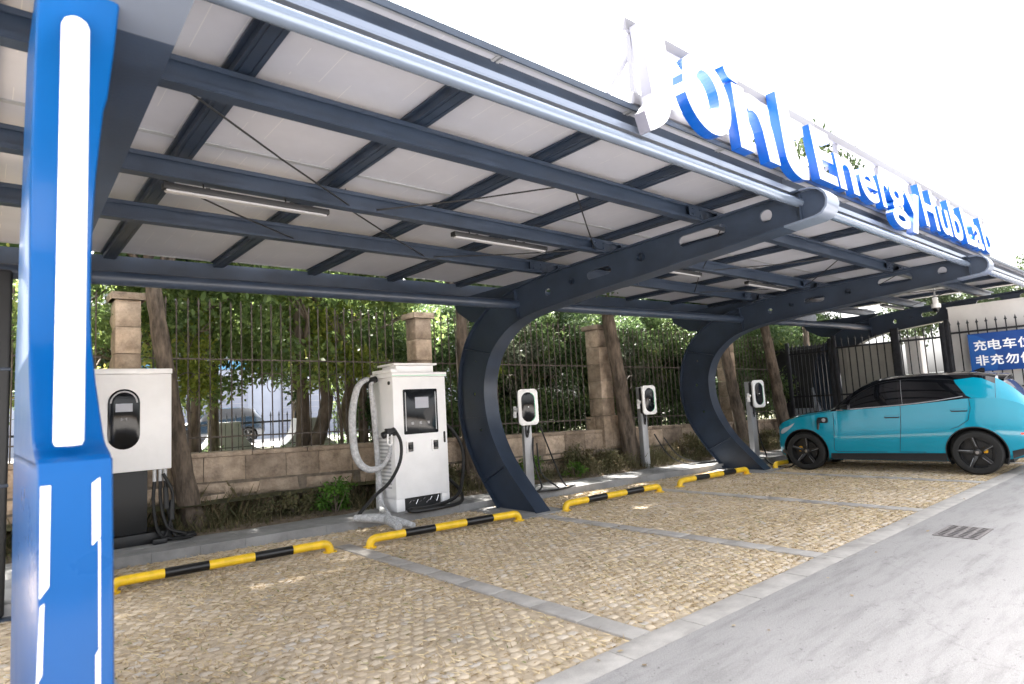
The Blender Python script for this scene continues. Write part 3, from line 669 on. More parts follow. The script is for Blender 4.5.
for pts in ([(1.68, 8.99, .87), (1.66, 8.93, .55), (1.72, 8.85, .22), (1.95, 8.80, .15), (2.12, 8.86, .16)], [(1.745, 8.99, .87), (1.74, 8.93, .6), (1.80, 8.84, .30), (1.98, 8.78, .20), (1.9, 8.9, .15)],
            [(1.80, 8.99, .87), (1.83, 8.96, .5), (1.88, 8.88, .2), (2.02, 8.83, .17), (2.1, 8.9, .18), (1.95, 9.0, .17)], [(1.77, 8.96, .95), (1.87, 8.92, .7), (1.84, 8.90, .4), (1.78, 8.86, .2), (1.70, 8.80, .17)]):
    cable(pts, .02, 'cable', M['rubber'], ca)
for a, b in (((1.79, 8.93, .78), (1.80, 8.90, .52)), ((1.86, 8.90, .62), (1.85, 8.88, .38))):
    mb = MB(); mb.tube([a, b], [.028, .035], 10); mb.build('plug', M['black'], ca, smooth=True)
MB().box(1.62, 8.74, .121, 1.78, 8.84, .19).build('plug_tray', M['black'], ca, bevel=.02)

cb = thing('fast_charger', 'large white fast charging cabinet with dark touchscreen and looped cables', 'charger', (5.03, 8.4, .12))
X0, X1, Y0, Y1 = 4.59, 5.515, 8.10, 8.72
MB().box(X0, Y0, .30, X1, Y1, 2.07).build('cabinet', M['white_paint'], cb, bevel=.008)
mb = MB(); mb.box(X0 - .02, Y0 - .02, 2.074, X1 + .02, Y1 + .02, 2.14); mb.build('top_rim', M['white_paint'], cb, bevel=.006)
MB().box(X0 - .014, Y0 - .0235, 2.083, X1 + .014, Y0 - .0205, 2.10).build('green_strip', mat('pale green', (.45, .68, .55), .4), cb)
mb = MB(); mb.box(X0 + .12, Y0 + .10, 2.143, X1 - .14, Y1 - .1, 2.25); mb.build('fan_box', M['white_paint'], cb, bevel=.01)
MB().box(X0 + .06, Y0 + .05, 2.253, X1 - .10, Y1 - .05, 2.285).build('fan_cover', M['white_paint'], cb, bevel=.01)
MB().box(X0 - .01, Y0 + .02, 2.142, X0 + .1, Y1 - .02, 2.20).build('cable_hood', M['white_paint'], cb, bevel=.012)
MB().box(X0, Y0 + .005, .122, X0 + .14, Y1, .299).build('foot', M['white_paint'], cb, bevel=.004); MB().box(X1 - .14, Y0 + .005, .122, X1, Y1, .299).build('foot', M['white_paint'], cb, bevel=.004)
mb = MB(); mb.box(X0 + .141, Y0 + .05, .122, X1 - .141, Y1 - .03, .298); mb.build('vent', M['black'], cb)
mb = MB()
for i in range(9): mb.tube([(X0 + .22 + .06 * i, Y0 + .03, .22 + .03 * math.sin(i * 2.1)), (X0 + .26 + .06 * i, Y0 + .03, .25 + .03 * math.sin(i * 3.3))], .006, 6)
mb.build('vent_wire', M['chrome'], cb)
MB().prism(rrect(4.755, 1.22, 5.35, 1.885, .02), fxz(Y0 + .001), 0, .012).build('touchscreen', M['screen_dark'], cb, bevel=.002)
MB().box(4.955, Y0 - .0135, 1.60, 5.19, Y0 - .0112, 1.765).build('display', M['screen_grey'], cb)
for x in (4.90, 5.04, 5.18): MB().prism(rrect(x - .02, 1.36, x + .02, 1.40, .006), fxz(Y0 - .011), 0, .002).build('icon', M['led'], cb)
for x in (4.79, 5.315): MB().box(x - .006, Y0 - .0133, 1.27, x + .006, Y0 - .0112, 1.84).build('light_bar', M['grey_plastic'], cb)
for x in (4.855, 5.295):
    f = fill_plate(rrect(x - .075, .945, x + .065, 1.125, .01), [rrect(x - .05, .965, x + .04, 1.105, .012)], fxz(Y0 + .001), 0, .02).build('holster', M['white_plastic'], cb)
    MB().box(x - .05, Y0 - .004, .965, x + .04, Y0 - .0005, 1.105).build('socket', M['black_gloss'], f); MB().box(x - .03, Y0 - .03, 1.0, x + .03, Y0 - .0045, 1.07).build('plug_latch', M['black'], f, bevel=.01)
MB().prism(rrect(5.445, 1.055, 5.475, 1.225, .014), fxz(Y0 + .001), 0, .014).build('door_handle', M['black'], cb, bevel=.003)
mb = MB(); mb.tube([(X0 + .012, Y0 - .003, 2.03), (X0 + .012, Y0 - .003, 2.031)], .03, 12)
MB().tube([(X0 - .012, Y0 + .10, 1.99), (X0 + .001, Y0 + .10, 1.99)], .028, 14).build('lock', M['black'], cb)
mb = MB()
for i in range(14): mb.box(X0 - .004, Y0 + .12, .45 + .055 * i, X0 + .001, Y1 - .12, .475 + .055 * i)
mb.build('louvre', M['grey_plastic'], cb)
# left arm holding the wrapped cable
cable([(4.50, 8.56, 2.05), (4.37, 8.52, 2.06), (4.22, 8.5, 1.92), (4.125, 8.48, 1.5), (4.15, 8.46, .98), (4.30, 8.42, .76), (4.47, 8.30, .78), (4.55, 8.2, .95), (4.585, 8.2, 1.12)], [.03, .04, .05, .055, .055, .05, .04, .03, .028], 'wrapped_cable', M['plastic_wrap'], cb, 12, 8)
cable([(4.50, 8.54, 2.05), (4.44, 8.48, 1.95), (4.46, 8.46, 1.6), (4.48, 8.44, 1.1), (4.49, 8.42, .6), (4.48, 8.38, .3), (4.42, 8.2, .18), (4.25, 7.8, .17), (4.12, 7.5, .15), (4.1, 7.2, .10)], [.03, .036, .042, .042, .045, .05, .055, .06, .06, .05], 'wrapped_cable', M['plastic_wrap'], cb, 12, 8)
cable([(3.86, 7.95, .17), (3.98, 7.8, .17), (4.1, 7.62, .16), (4.22, 7.42, .12), (4.32, 7.2, .08)], [.045, .06, .065, .06, .04], 'wrapped_cable', M['plastic_wrap'], cb, 12, 8)
mb = MB(); mb.tube([(4.56, 8.55, 2.07), (4.46, 8.53, 2.05), (4.43, 8.52, 1.94)], [.05, .055, .045], 12); mb.build('cable_grip', M['black'], cb, smooth=True)
mb = MB(); mb.box(4.42, 7.99, 1.22, 4.56, 8.085, 1.33); mb.tube([(4.36, 8.04, 1.23), (4.56, 8.02, 1.30)], .05, 12); mb.build('charging_gun', M['black'], cb, bevel=.012)
mb = MB(); mb.tube([(4.42, 7.98, 1.25), (4.41, 7.97, 1.12), (4.47, 7.97, 1.11), (4.48, 7.98, 1.24)], .013, 8, smoothn=5); mb.build('gun_trigger', M['white_plastic'], cb, smooth=True)
cable([(4.55, 8.01, 1.30), (4.63, 7.99, 1.12), (4.60, 7.98, .85), (4.42, 7.98, .58), (4.18, 7.98, .42), (3.98, 7.96, .26), (3.90, 7.95, .18)], .024, 'cable', M['rubber'], cb)
cable([(X1 + .01, Y0 + .3, 1.35), (X1 + .18, Y0 + .2, 1.28), (X1 + .34, Y0 + .1, .95), (X1 + .30, Y0 + .05, .55), (X1 + .08, Y0 - .08, .24), (X0 + .5, Y0 - .2, .16), (X0 + .1, Y0 - .20, .17), (X0 + .14, Y0 - .28, .145), (X0 + .6, Y0 - .30, .145), (X1 + .1, Y0 - .15, .15), (X1 + .25, Y0 + .1, .3), (X1 + .15, Y0 + .3, .5)], .028, 'cable', M['rubber'], cb)
mb = MB(); mb.tube([(X1 + .0, Y0 + .3, 1.35), (X1 + .08, Y0 + .26, 1.35)], .04, 12); mb.build('charging_gun', M['black'], cb, smooth=True)

def post_charger(x, y, yaw, head_z, label, head_side=1, gun_side=-1, ph=1.80):
    t = thing('post_charger', label, 'charger', (x, y, .12), yaw, 'post chargers behind the wheel stops')
    MB().box(-.07, -.05, .006, .07, .09, ph - .12).build('post', M['grey_metal'], t, world=False, bevel=.006)
    MB().box(-.12, -.10, -.01, .12, .14, .0055).build('base_plate', M['grey_metal'], t, world=False, bevel=.003)
    h = head_z; hx = .04 * head_side
    fl = lambda y0: (lambda u, v, tt: (u, y0 - tt, v))
    MB().prism(rrect(hx - .165, h - .29, hx + .165, h + .29, .06), fl(-.052), 0, .09).build('head_back', M['black'], t, world=False, bevel=.01)
    MB().prism(rrect(hx - .178, h - .305, hx + .178, h + .305, .075), fl(-.143), 0, .045).build('head_shell', M['white_plastic'], t, world=False, bevel=.012)
    fce = MB().prism(slot(hx, h, .50, .24, math.pi / 2, 12), fl(-.187), 0, .006).build('face', M['black_gloss'], t, world=False, bevel=.002)
    mb = MB(); a = slot(hx, h, .50, .24, math.pi / 2, 16); b = slot(hx, h, .48, .22, math.pi / 2, 16)
    aa = [p for p in a if p[0] > hx + .03]; bb = [p for p in b if p[0] > hx + .03]; k = min(len(aa), len(bb)); 
    aa.sort(key=lambda p: p[1]); bb.sort(key=lambda p: p[1])
    mb.strip([(u, -.194, v) for u, v in aa[:k]], [(u, -.194, v) for u, v in bb[:k]]); mb.build('light_line', mat('green line', (.12, .55, .32), .3), fce, world=False)
    MB().prism(circ(hx, h + .0, .012, 10), fl(-.1932), 0, .001).build('logo_dot', M['grey_plastic'], fce, world=False)
    # holstered gun on the side
    gx_ = gun_side * .20 + hx
    mb = MB(); mb.tube([(gx_ * .9, -.03, h - .10), (gx_, -.10, h - .02)], .035, 10); mb.tube([(gx_, -.05, h + .02), (gx_ + gun_side * .01, -.07, h - .17)], [.028, .034], 10); mb.build('charging_gun', M['white_plastic'], t, world=False, smooth=True)
    MB().box(min(gx_ - gun_side * .02, hx + gun_side * .14), -.08, h - .12, max(gx_ - gun_side * .02, hx + gun_side * .14), .02, h - .02).build('gun_holster', M['black'], t, world=False, bevel=.01)
    MB().tube([(0, -.0505, .98), (0, -.062, .98)], .03, 14).build('knob', M['black'], t, world=False, smooth=True)
    mb = MB(); mb.tube([(-.02, -.06, h - .24), (-.05, -.1, h - .42), (-.02, -.09, h - .5), (.03, -.07, h - .3)], .014, 8, smoothn=5); mb.build('cable_loop', M['rubber'], t, world=False, smooth=True)
    return t
c1 = post_charger(7.12, 8.05, R(-24), 1.40, 'post charger with white head nearest to the big curved column and fast charger', -.2)
c2 = post_charger(10.68, 8.35, R(-14), 1.40, 'post charger with white head beside the leaning tree trunk', 1.6)
c3 = post_charger(13.22, 7.28, R(-14), 1.40, 'post charger with white head nearest to the parked teal car', 1.8)
def lc(t, pts): return [tuple(Vector(p) - base_of(t)) for p in pts]
def gcable(t, pts, r=.014):
    inv = Matrix.Rotation(-t.rotation_euler.z, 4, 'Z')
    mb = MB(); mb.tube([tuple(inv @ (Vector(p) - base_of(t))) for p in pts], r, 8, smoothn=7); mb.build('cable', M['rubber'], t, world=False, smooth=True)
gcable(c1, [(7.18, 7.97, 1.0), (7.13, 7.93, .6), (7.20, 7.85, .2), (7.0, 7.72, .14), (7.3, 7.6, .135), (7.6, 7.62, .135), (7.9, 7.75, .135), (7.75, 7.85, .15), (7.6, 7.9, .5), (7.4, 7.93, 1.0), (7.32, 7.95, 1.2)])
gcable(c1, [(7.24, 7.95, .9), (7.26, 7.9, .4), (7.45, 7.7, .135), (7.2, 7.64, .135), (6.95, 7.68, .135)])
gcable(c2, [(10.85, 8.22, .8), (11.0, 8.0, .35), (11.3, 7.75, .145), (11.9, 7.55, .135), (12.6, 7.35, .135), (13.0, 7.28, .135), (12.7, 7.22, .135)])
gcable(c2, [(11.15, 8.2, .7), (11.3, 7.95, .30), (11.7, 7.65, .14), (12.2, 7.5, .135), (12.9, 7.32, .135)])
gcable(c3, [(13.28, 7.2, 1.0), (13.2, 7.15, .6), (13.25, 7.05, .15), (12.9, 6.9, .12), (12.55, 6.5, .02), (12.42, 6.1, .04), (12.5, 5.95, .3), (12.56, 5.86, .75), (12.56, 5.78, .93)])

# ------------------------------------------------------------------ wheel stops
def wheel_stop(a, b, label):
    a, b = Vector(a), Vector(b); L = (b - a).length; yaw = math.atan2(b.y - a.y, b.x - a.x)
    t = thing('wheel_stop', label, 'wheel stop', ((a + b) / 2), yaw, 'yellow and black wheel stops at the head of the bays')
    h, r = .098, .047; x = -L / 2
    ends = [(x, 0, .0), (x + .006, 0, .045), (x + .03, 0, .082), (x + .075, 0, h), (x + .13, 0, h)]
    P = [x + .13, x + L * .21, x + L * .40, x + L * .61, x + L * .80, -x - .13]
    mb = MB()
    mb.cur = 0; mb.tube(cr(ends, 4), r, 18); mb.tube([(-p[0], p[1], p[2]) for p in cr(ends, 4)], r, 18)
    for i in range(5):
        mb.cur = i % 2; mb.tube([(P[i], 0, h), (P[i + 1], 0, h)], r + (.0008 if i % 2 else .0004), 18)
    mb.build('bar', [M['yellow'], M['black_enamel']], t, world=False, smooth=True)
    for s in (-1, 1): MB().lathe([(.0, .014), (.075, .014), (.08, .008), (.08, -.01)], 16, (s * (L / 2), 0, 0)).build('foot_plate', M['yellow'], t, world=False)
WS = [((.98, 7.17), (3.10, 7.04)), ((3.50, 6.84), (5.60, 6.60)), ((6.50, 6.60), (8.60, 6.50)), ((9.26, 6.56), (11.26, 6.42)), ((12.22, 6.34), (14.25, 6.2))]
for (a, b), lb in zip(WS, ('yellow and black wheel stop in the leftmost bay before the white cabinet', 'yellow and black wheel stop in front of the large fast charger', 'yellow and black wheel stop in the middle bay right of the first curved column', 'yellow and black wheel stop ending at the foot of the second curved column', 'yellow wheel stop under the front wheel of the teal car')):
    wheel_stop((*a, .0), (*b, .0), lb)

# ------------------------------------------------------------------ drain grate
g = thing('drain_grate', 'rusty cast iron drain grate set in the concrete road', 'grate', (7.63, 2.04, .024))
gx0, gx1, gy0, gy1 = -.30, .30, -.19, .19; holes = []
for i in range(8):
    for j in range(4):
        cx, cy = gx0 + .055 + i * .07, gy0 + .06 + j * .087; sk = .012; holes.append([(cx - .024 - sk, cy - .028), (cx + .018 - sk, cy - .028), (cx + .024 + sk, cy + .028), (cx - .018 + sk, cy + .028)])
mg = mat('cast iron', (.20, .18, .175), .75, .2, .3, 30, .2, 90)
fill_plate([(gx0, gy0), (gx1, gy0), (gx1, gy1), (gx0, gy1)], holes, lambda u, v, t: (u, v, t), .001, .005).build('grid', mg, g, world=False)
MB().box(gx0 + .005, gy0 + .005, -.001, gx1 - .005, gy1 - .005, .0005).build('pit_shade', M['rubber'], g, world=False)  # flat black sheet standing in for the shade below the grate

# ------------------------------------------------------------------ stone wall, piers, railings
ua = Vector((1, -.1, 0)).normalized(); un = Vector((-.1, -1, 0)).normalized()
def wp(x, d, z): return (x + un.x * d, yw(x) + un.y * d, z + zo(x))        # along the wall, d in front of the face
WX0, WX1 = -4., 17.3
wl = thing('stone_wall', 'low rough stone wall of tan blocks behind the chargers', 'wall', (6, yw(6), 0))
mb = MB()
for i in range(20):
    a, b = WX0 + (WX1 - WX0) * i / 20, WX0 + (WX1 - WX0) * (i + 1) / 20
    v = [wp(a, -.02, -.3), wp(b, -.02, -.3), wp(b, -.42, -.3), wp(a, -.42, -.3), wp(a, -.02, 1.07), wp(b, -.02, 1.07), wp(b, -.42, 1.07), wp(a, -.42, 1.07)]
    mb.add(v, [(0, 3, 2, 1), (4, 5, 6, 7), (0, 1, 5, 4), (2, 3, 7, 6)])
mb.build('core', M['mortar'], wl)
def block(mb, x0, x1, z0, z1, bulge, f, nx=6, nz=4, rag=.0):
    """rock faced block: bulging front grid with drafted margins"""
    mb.rnd = random.random(); gv = []; s1, s2 = random.uniform(0, 9), random.uniform(0, 9)
    cs = [(random.uniform(-rag, rag), random.uniform(-rag, rag)) for _ in range(4)]
    for j in range(nz + 1):
        for i in range(nx + 1):
            u, v = i / nx, j / nz; e = min(u, 1 - u) * (x1 - x0); e2 = min(v, 1 - v) * (z1 - z0); m_ = min(1, min(e, e2) / .05)
            dx = sum(c[0] * w_ for c, w_ in zip(cs, ((1 - u) * (1 - v), u * (1 - v), u * v, (1 - u) * v))); dz = sum(c[1] * w_ for c, w_ in zip(cs, ((1 - u) * (1 - v), u * (1 - v), u * v, (1 - u) * v)))
            d = m_ * bulge * (.6 + .5 * math.sin(s1 + 7 * u + 3 * v) * math.cos(s2 + 5 * v - 2 * u) + random.uniform(-.3, .3)) + random.uniform(-.003, .003)
            gv.append(f(x0 + (x1 - x0) * u + dx, d, z0 + (z1 - z0) * v + dz))
    N = len(gv); W_ = nx + 1; ed = [i for i in range(W_)] + [W_ * j + nx for j in range(1, nz + 1)] + [W_ * nz + i for i in range(nx - 1, -1, -1)] + [W_ * j for j in range(nz - 1, 0, -1)]
    bk = []
    for e_ in ed:
        i, j = e_ % W_, e_ // W_; bk.append(f(x0 + (x1 - x0) * i / nx, -.05, z0 + (z1 - z0) * j / nz))
    fs = [(j * W_ + i, j * W_ + i + 1, (j + 1) * W_ + i + 1, (j + 1) * W_ + i) for j in range(nz) for i in range(nx)]
    K = len(ed); fs += [(ed[k], N + k, N + (k + 1) % K, ed[(k + 1) % K]) for k in range(K)]
    mb.add(gv + bk, fs)
mb = MB(); x = WX0
while x < WX1 - .3:
    L_ = random.uniform(.50, .68); block(mb, x + .006, x + L_ - .006, .70, 1.045, .028, wp); x += L_
mb.build('ashlar_course', M['stone'], wl, smooth=True, ang=70)
mb = MB(); x = WX0
while x < WX1 - .3:
    L_ = random.uniform(.45, .85); h = random.uniform(.36, .48)
    block(mb, x + .03, x + L_ - .02, .12, .12 + h - .1, .05, wp, rag=.03); block(mb, x + .05 + random.uniform(-.1, .1), x + L_ - .03, .10 + h - .04, .66, .045, wp, rag=.025); x += L_
mb.build('rubble_course', M['stone'], wl, smooth=True, ang=70)
mb = MB()
x = WX0
while x < WX1 - .3:
    L_ = random.uniform(.8, 1.2); mb.rnd = random.random() * .5
    v = [wp(x + .004, .03, 1.05), wp(x + L_ - .004, .03, 1.05), wp(x + L_ - .004, -.44, 1.05), wp(x + .004, -.44, 1.05)]; mb.add(v + [(a, b, c + .07) for a, b, c in v], [(0, 3, 2, 1), (4, 5, 6, 7), (0, 1, 5, 4), (1, 2, 6, 5), (2, 3, 7, 6), (3, 0, 4, 7)]); x += L_
mb.build('coping', M['stone'], wl, bevel=.014)
PIERS = [(1.52, .31, 'tan stone pier above the white square cabinet at the left'), (6.05, .33, 'tan stone pier behind the large fast charger'), (10.42, .38, 'tan stone pier standing on the wall next to the leaning trunk'), (14.88, .34, 'tan stone pier seen inside the second curved column')]
for px, wd, lb in PIERS:
    b0 = Vector(wp(px, -.2, 0)); t = thing('stone_pier', lb, 'pier', b0, 0, 'stone piers of the boundary wall')
    h2 = wd / 2
    def course(z0, z1, hw, bulge, name, blocks=1):
        mb = MB()
        for sd in range(4):
            ca_, sa_ = [(1, 0), (0, 1), (-1, 0), (0, -1)][sd]
            def f(u, d, z):
                lx, ly = u, -(hw + d); return (b0.x + lx * ca_ - ly * sa_ , b0.y + lx * sa_ + ly * ca_, z + zo(px))
            for k in range(blocks):
                a, b = -hw + 2 * hw * k / blocks, -hw + 2 * hw * (k + 1) / blocks
                block(mb, a + .004, b - .004, z0, z1, bulge, f, 5, 4)
        mb.box(b0.x - hw + .01, b0.y - hw + .01, z0 + zo(px), b0.x + hw - .01, b0.y + hw - .01, z1 + zo(px))
        mb.build(name, M['stone'], t, smooth=True, ang=60)
    course(.75, 1.40, h2 + .07, .025, 'pedestal', 2)
    z = 1.41
    while z < 2.96: course(z, z + .37, h2, .03, 'shaft_block'); z += .378
    course(z, 3.40, h2 + .055, .03, 'cap')
def railing(xa, xb, label):
    t = thing('iron_railing', label, 'railing', wp((xa + xb) / 2, -.2, 1.1), 0, 'rusty iron railings on the stone wall')
    mb = MB(); x = xa + .07
    while x < xb - .03:
        zt = 3.42 + random.uniform(-.015, .015); lx = random.uniform(-.006, .006)
        mb.tube([wp(x, -.2, 1.12), wp(x + lx, -.2, zt - .12)], .0105, 6)
        a = [wp(x + lx, -.2, zt - .12), wp(x + lx, -.2, zt - .085), wp(x + lx, -.2, zt)]; mb.tube(a, [.011, .02, .002], 6)
        x += .148
    mb.build('bar_panel', M['iron'], t, smooth=True)
    for z in (1.335, 2.50): MB().bar(wp(xa + .02, -.2, z), wp(xb - .02, -.2, z), .012, .022).build('rail', M['iron'], t)
    mb = MB(); x = xa + .6
    while x < xb - .6:
        for s in (-1, 1):
            pts = [wp(x + s * (.02 + .25 * q * math.cos(2.6 * q)), -.2 - .02, 2.0 + s * .0 + .42 * q * math.sin(2.2 * q + .3)) for q in np.linspace(0, 1, 12)]; mb.tube(pts, .007, 5)
        x += 1.1
    mb.build('scroll', M['iron'], t, smooth=True)
railing(-3.2, 1.25, 'rusty spear topped iron railing at the far left of the wall')
railing(1.78, 5.72, 'rusty spear topped iron railing between the first and second stone piers')
railing(6.3, 10.08, 'rusty spear topped iron railing between the second and third stone piers')
railing(10.72, 14.52, 'rusty spear topped iron railing between the third and fourth stone piers')
railing(15.12, 17.2, 'rusty spear topped iron railing right of the last stone pier')
#PART4
# ------------------------------------------------------------------ vegetation
def leaf_cloud(n, blobs, L, flat=.5, wr=.45):
    """n leaf quads on a set of blobs (cx,cy,cz,rx,ry,rz); returns (n,4,3) and per leaf rnd"""
    B = np.array(blobs, float); vol = B[:, 3] * B[:, 4] * B[:, 5]; pick = rng.choice(len(B), n, p=vol / vol.sum())
    d = rng.normal(size=(n, 3)); d /= np.linalg.norm(d, axis=1)[:, None]; rad = rng.random(n) ** .45 * rng.uniform(.75, 1.08, n)
    c = B[pick, :3] + d * B[pick, 3:6] * rad[:, None]
    t = rng.normal(size=(n, 3)); t[:, 2] -= .25; t /= np.linalg.norm(t, axis=1)[:, None]
    up = d * .6 + rng.normal(size=(n, 3)) * .6 + np.array([0, 0, .5]); b = np.cross(t, up); b /= np.linalg.norm(b, axis=1)[:, None]
    nn = np.cross(b, t)
    l = L * rng.uniform(.6, 1.35, n)[:, None]; w = l * wr
    P = np.stack([c, c + t * l * .5 + b * w * .5 + nn * l * .06, c + t * l, c + t * l * .5 - b * w * .5 + nn * l * .06], 1)
    brnd = rng.random(len(B)); r = np.clip(.45 * brnd[pick] + .55 * rng.beta(2, 2.4, n), 0, 1)
    return P, r
def blobs_for(rx, ry, rz, cz, n, br, low=-1.):
    out = []
    while len(out) < n:
        d = rng.normal(size=3); d /= np.linalg.norm(d); d *= rng.random() ** .4
        if d[2] < low: continue
        k = br * rng.uniform(.55, 1.25); out.append((d[0] * rx, d[1] * ry, cz + d[2] * rz, k, k, k * rng.uniform(.6, .9)))
    return out
def trunk_mb(pts, r0, r1, limbs, reach, seedn=0):
    mb = MB(); P = [tuple(p) for p in cr(pts, 5)]; k = len(P)
    rs = [r0 + (r1 - r0) * (i / (k - 1)) ** .8 + random.uniform(-.004, .004) for i in range(k)]; rs[0] *= 1.35; rs[1] *= 1.12
    mb.tube(P, rs, 10)
    for q in range(limbs):
        i = int(k * random.uniform(.45, .95)); p = Vector(P[min(i, k - 1)]); a = random.uniform(0, 6.28); e = random.uniform(.3, .9)
        d = Vector((math.cos(a), math.sin(a), e)).normalized(); l = reach * random.uniform(.6, 1.1)
        m1 = p + d * l * .5 + Vector((random.uniform(-.1, .1), random.uniform(-.1, .1), .08)); m2 = p + d * l
        rr = rs[min(i, k - 1)] * .55; mb.tube([p, m1, m2], [rr, rr * .6, .012], 7, smoothn=4)
        for h in range(2):
            d2 = (d + Vector((random.uniform(-.8, .8), random.uniform(-.8, .8), random.uniform(-.2, .6)))).normalized(); mb.tube([m1, m1 + d2 * l * .5], [rr * .5, .008], 6)
    return mb
def make_tree(name, label, h, rx, rz, nl, L, m='leaf', nb=26, br=.5, trunkr=.09, clear=1.5, limbs=7, group=None, cat='tree', lean=(0, 0), wr=.45, stems=1):
    t = thing(name, label, cat, (0, 0, 0), 0, group)
    pts = [(0, 0, 0), (lean[0] * .35 + random.uniform(-.05, .05), lean[1] * .35, h * .25), (lean[0] * .7 + random.uniform(-.08, .08), lean[1] * .7, h * .5), (lean[0], lean[1], h * .85)]
    for s in range(stems):
        if s: pts = [(0.05 * s, .03, 0)] + [(p[0] + random.uniform(.15, .4) * (-1) ** s * i, p[1] + random.uniform(-.2, .2) * i, p[2]) for i, p in enumerate(pts[1:], 1)]
        trunk_mb(pts, trunkr, trunkr * .3, limbs, rx * .8).build('trunk', M['bark'], t, world=False, smooth=True, ang=80, fixn=False)
    cz = clear + (h - clear) / 2
    bl = [(b[0] + lean[0], b[1] + lean[1], *b[2:]) for b in blobs_for(rx, rx, rz, cz, nb, br)]
    P, r = leaf_cloud(nl, bl, L, wr=wr); tris('crown', P, M[m], r, t, nv=4)
    return t
def place(t, x, y, z, rz=0, s=1., label=None, first=False):
    o = t if first else copy_tree(t)
    o.location = (x, y, z); o.rotation_euler = (0, 0, rz); o.scale = (s, s, s)
    if label: o['label'] = label
    return o
GH = 'trees behind the stone wall'
A_ = make_tree('hedge_tree', 'broad leaved tree with open trunk', 3.6, 1.35, 1.15, 13000, .088, m='leaf_lit', nb=36, br=.40, clear=.85, trunkr=.10, group=GH, stems=2)
B_ = make_tree('hedge_tree', 'dense dark tree', 3.9, 1.45, 1.75, 26000, .09, nb=44, br=.52, clear=.25, trunkr=.09, group=GH, stems=2)
C_ = make_tree('hedge_tree', 'yellow green lit young tree', 3.1, .6, .75, 2600, .085, m='leaf_y', nb=12, br=.3, clear=1.6, trunkr=.04, limbs=3, group=GH)
D_ = make_tree('tall_tree', 'tall broad tree', 8.5, 2.4, 3.0, 17000, .19, m='leaf_shaded', nb=50, br=.85, clear=2.2, trunkr=.17, limbs=10, group='tall trees beyond the wall')
E_ = make_tree('hedge_tree', 'grey green loose tree', 3.3, .8, .9, 2600, .12, m='leaf_grey', nb=16, br=.34, clear=1.3, trunkr=.05, limbs=4, group=GH, wr=.3)
used = set()
def pt(t, x, y, s=1., z=.45, label=None, rz=None):
    f = t.name not in used; used.add(t.name)
    return place(t, x, y, z, random.uniform(0, 6.28) if rz is None else rz, s, label, f)
ht = [(A_, 1.0, 11.3, 1.2, 'leafy tree behind the pier at the left, half hidden by the white cabinet'), (C_, 2.45, 10.6, 1.0, 'yellow green young tree just right of the leftmost stone pier'), (A_, 2.9, 12.0, 1.3, 'leafy tree with twin dark trunks in front of the pale building'),
      (A_, 4.5, 11.3, 1.6, 'leafy tree with bare trunks left of the large fast charger'), (C_, 4.95, 10.65, 1.12, 'pale yellow green sapling lit by the sun left of the fast charger'), (A_, 6.0, 11.8, 1.25, 'leafy tree directly behind the large fast charger'),
      (B_, 7.0, 11.6, 1.0, 'dense dark tree behind the first curved column'), (B_, 8.7, 11.4, 1.0, 'dense dark tree behind the nearest post charger'), (E_, 9.2, 10.4, .95, 'loose grey green tree inside the first big arch'), (B_, 10.6, 11.6, 1.05, 'dense dark tree behind the third stone pier'),
      (B_, 12.6, 11.3, 1.0, 'dense dark tree left of the second curved column'), (E_, 12.3, 10.2, .9, 'loose grey green tree right of the leaning trunk'), (B_, 14.8, 11.0, 1.08, 'dense dark tree behind the second curved column'), (B_, 17.0, 10.8, 1.05, 'dense dark tree behind the farthest post charger'), (B_, 19.2, 10.6, 1.1, 'dense dark tree left of the dark gate'), (C_, 8.0, 10.4, .8, 'yellow green sapling between the first column and the nearest post charger'), (A_, -0.8, 11.4, 1., 'leafy tree at the far left edge')]
ht += [(B_, 11.6, 13., 1.1, 'dark tree in the second row behind the leaning trunk'), (B_, 9.6, 13.2, 1.1, 'dark tree in the second row behind the first big arch'), (B_, 13.8, 12.8, 1.15, 'dark tree in the second row left of the second curved column'), (B_, 16.0, 12.6, 1.15, 'dark tree in the second row behind the second arch'), (B_, 18.3, 12.3, 1.15, 'dark tree in the second row behind the farthest post charger'), (B_, 20.6, 12.2, 1.2, 'dark tree in the second row behind the dark gate'), (B_, 22.0, 11.0, 1.2, 'dark tree beyond the dark gate')]
for a in ht: pt(a[0], a[1], a[2], a[3], label=a[4])
tt = [(D_, 8.5, 15., .8, 'broad tree far behind the first big arch'), (D_, 11.8, 14.6, .85, 'broad tree far behind the leaning trunk'), (D_, 15.4, 14., .9, 'broad tree far behind the second curved column'), (D_, 19.5, 13.2, .9, 'broad tree far behind the farthest post charger'), (D_, -5.2, 9.6, .9, 'unseen broad tree added beyond the left end of the carport to block sun'), (D_, -7.5, 12.5, .8, 'unseen broad tree added behind the left end of the wall to block sun'), (D_, 3.6, 13.6, .78, 'broad tree whose crown hangs over the left part of the wall'), (D_, 1.2, 16.5, .62, 'broad tree behind the left stone pier'), (D_, 6.6, 17, .7, 'broad tree behind the fast charger'),  # the two trees off the left end are unseen, added to block sun
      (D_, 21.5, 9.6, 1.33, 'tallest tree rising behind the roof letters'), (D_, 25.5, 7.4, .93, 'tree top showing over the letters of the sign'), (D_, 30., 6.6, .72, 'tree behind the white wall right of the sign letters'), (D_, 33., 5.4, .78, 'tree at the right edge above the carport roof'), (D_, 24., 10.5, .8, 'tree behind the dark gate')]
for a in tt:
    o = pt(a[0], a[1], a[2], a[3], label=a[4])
    if 20 < a[1] < 32: o.scale = (a[3] * .62, a[3] * .62, a[3])
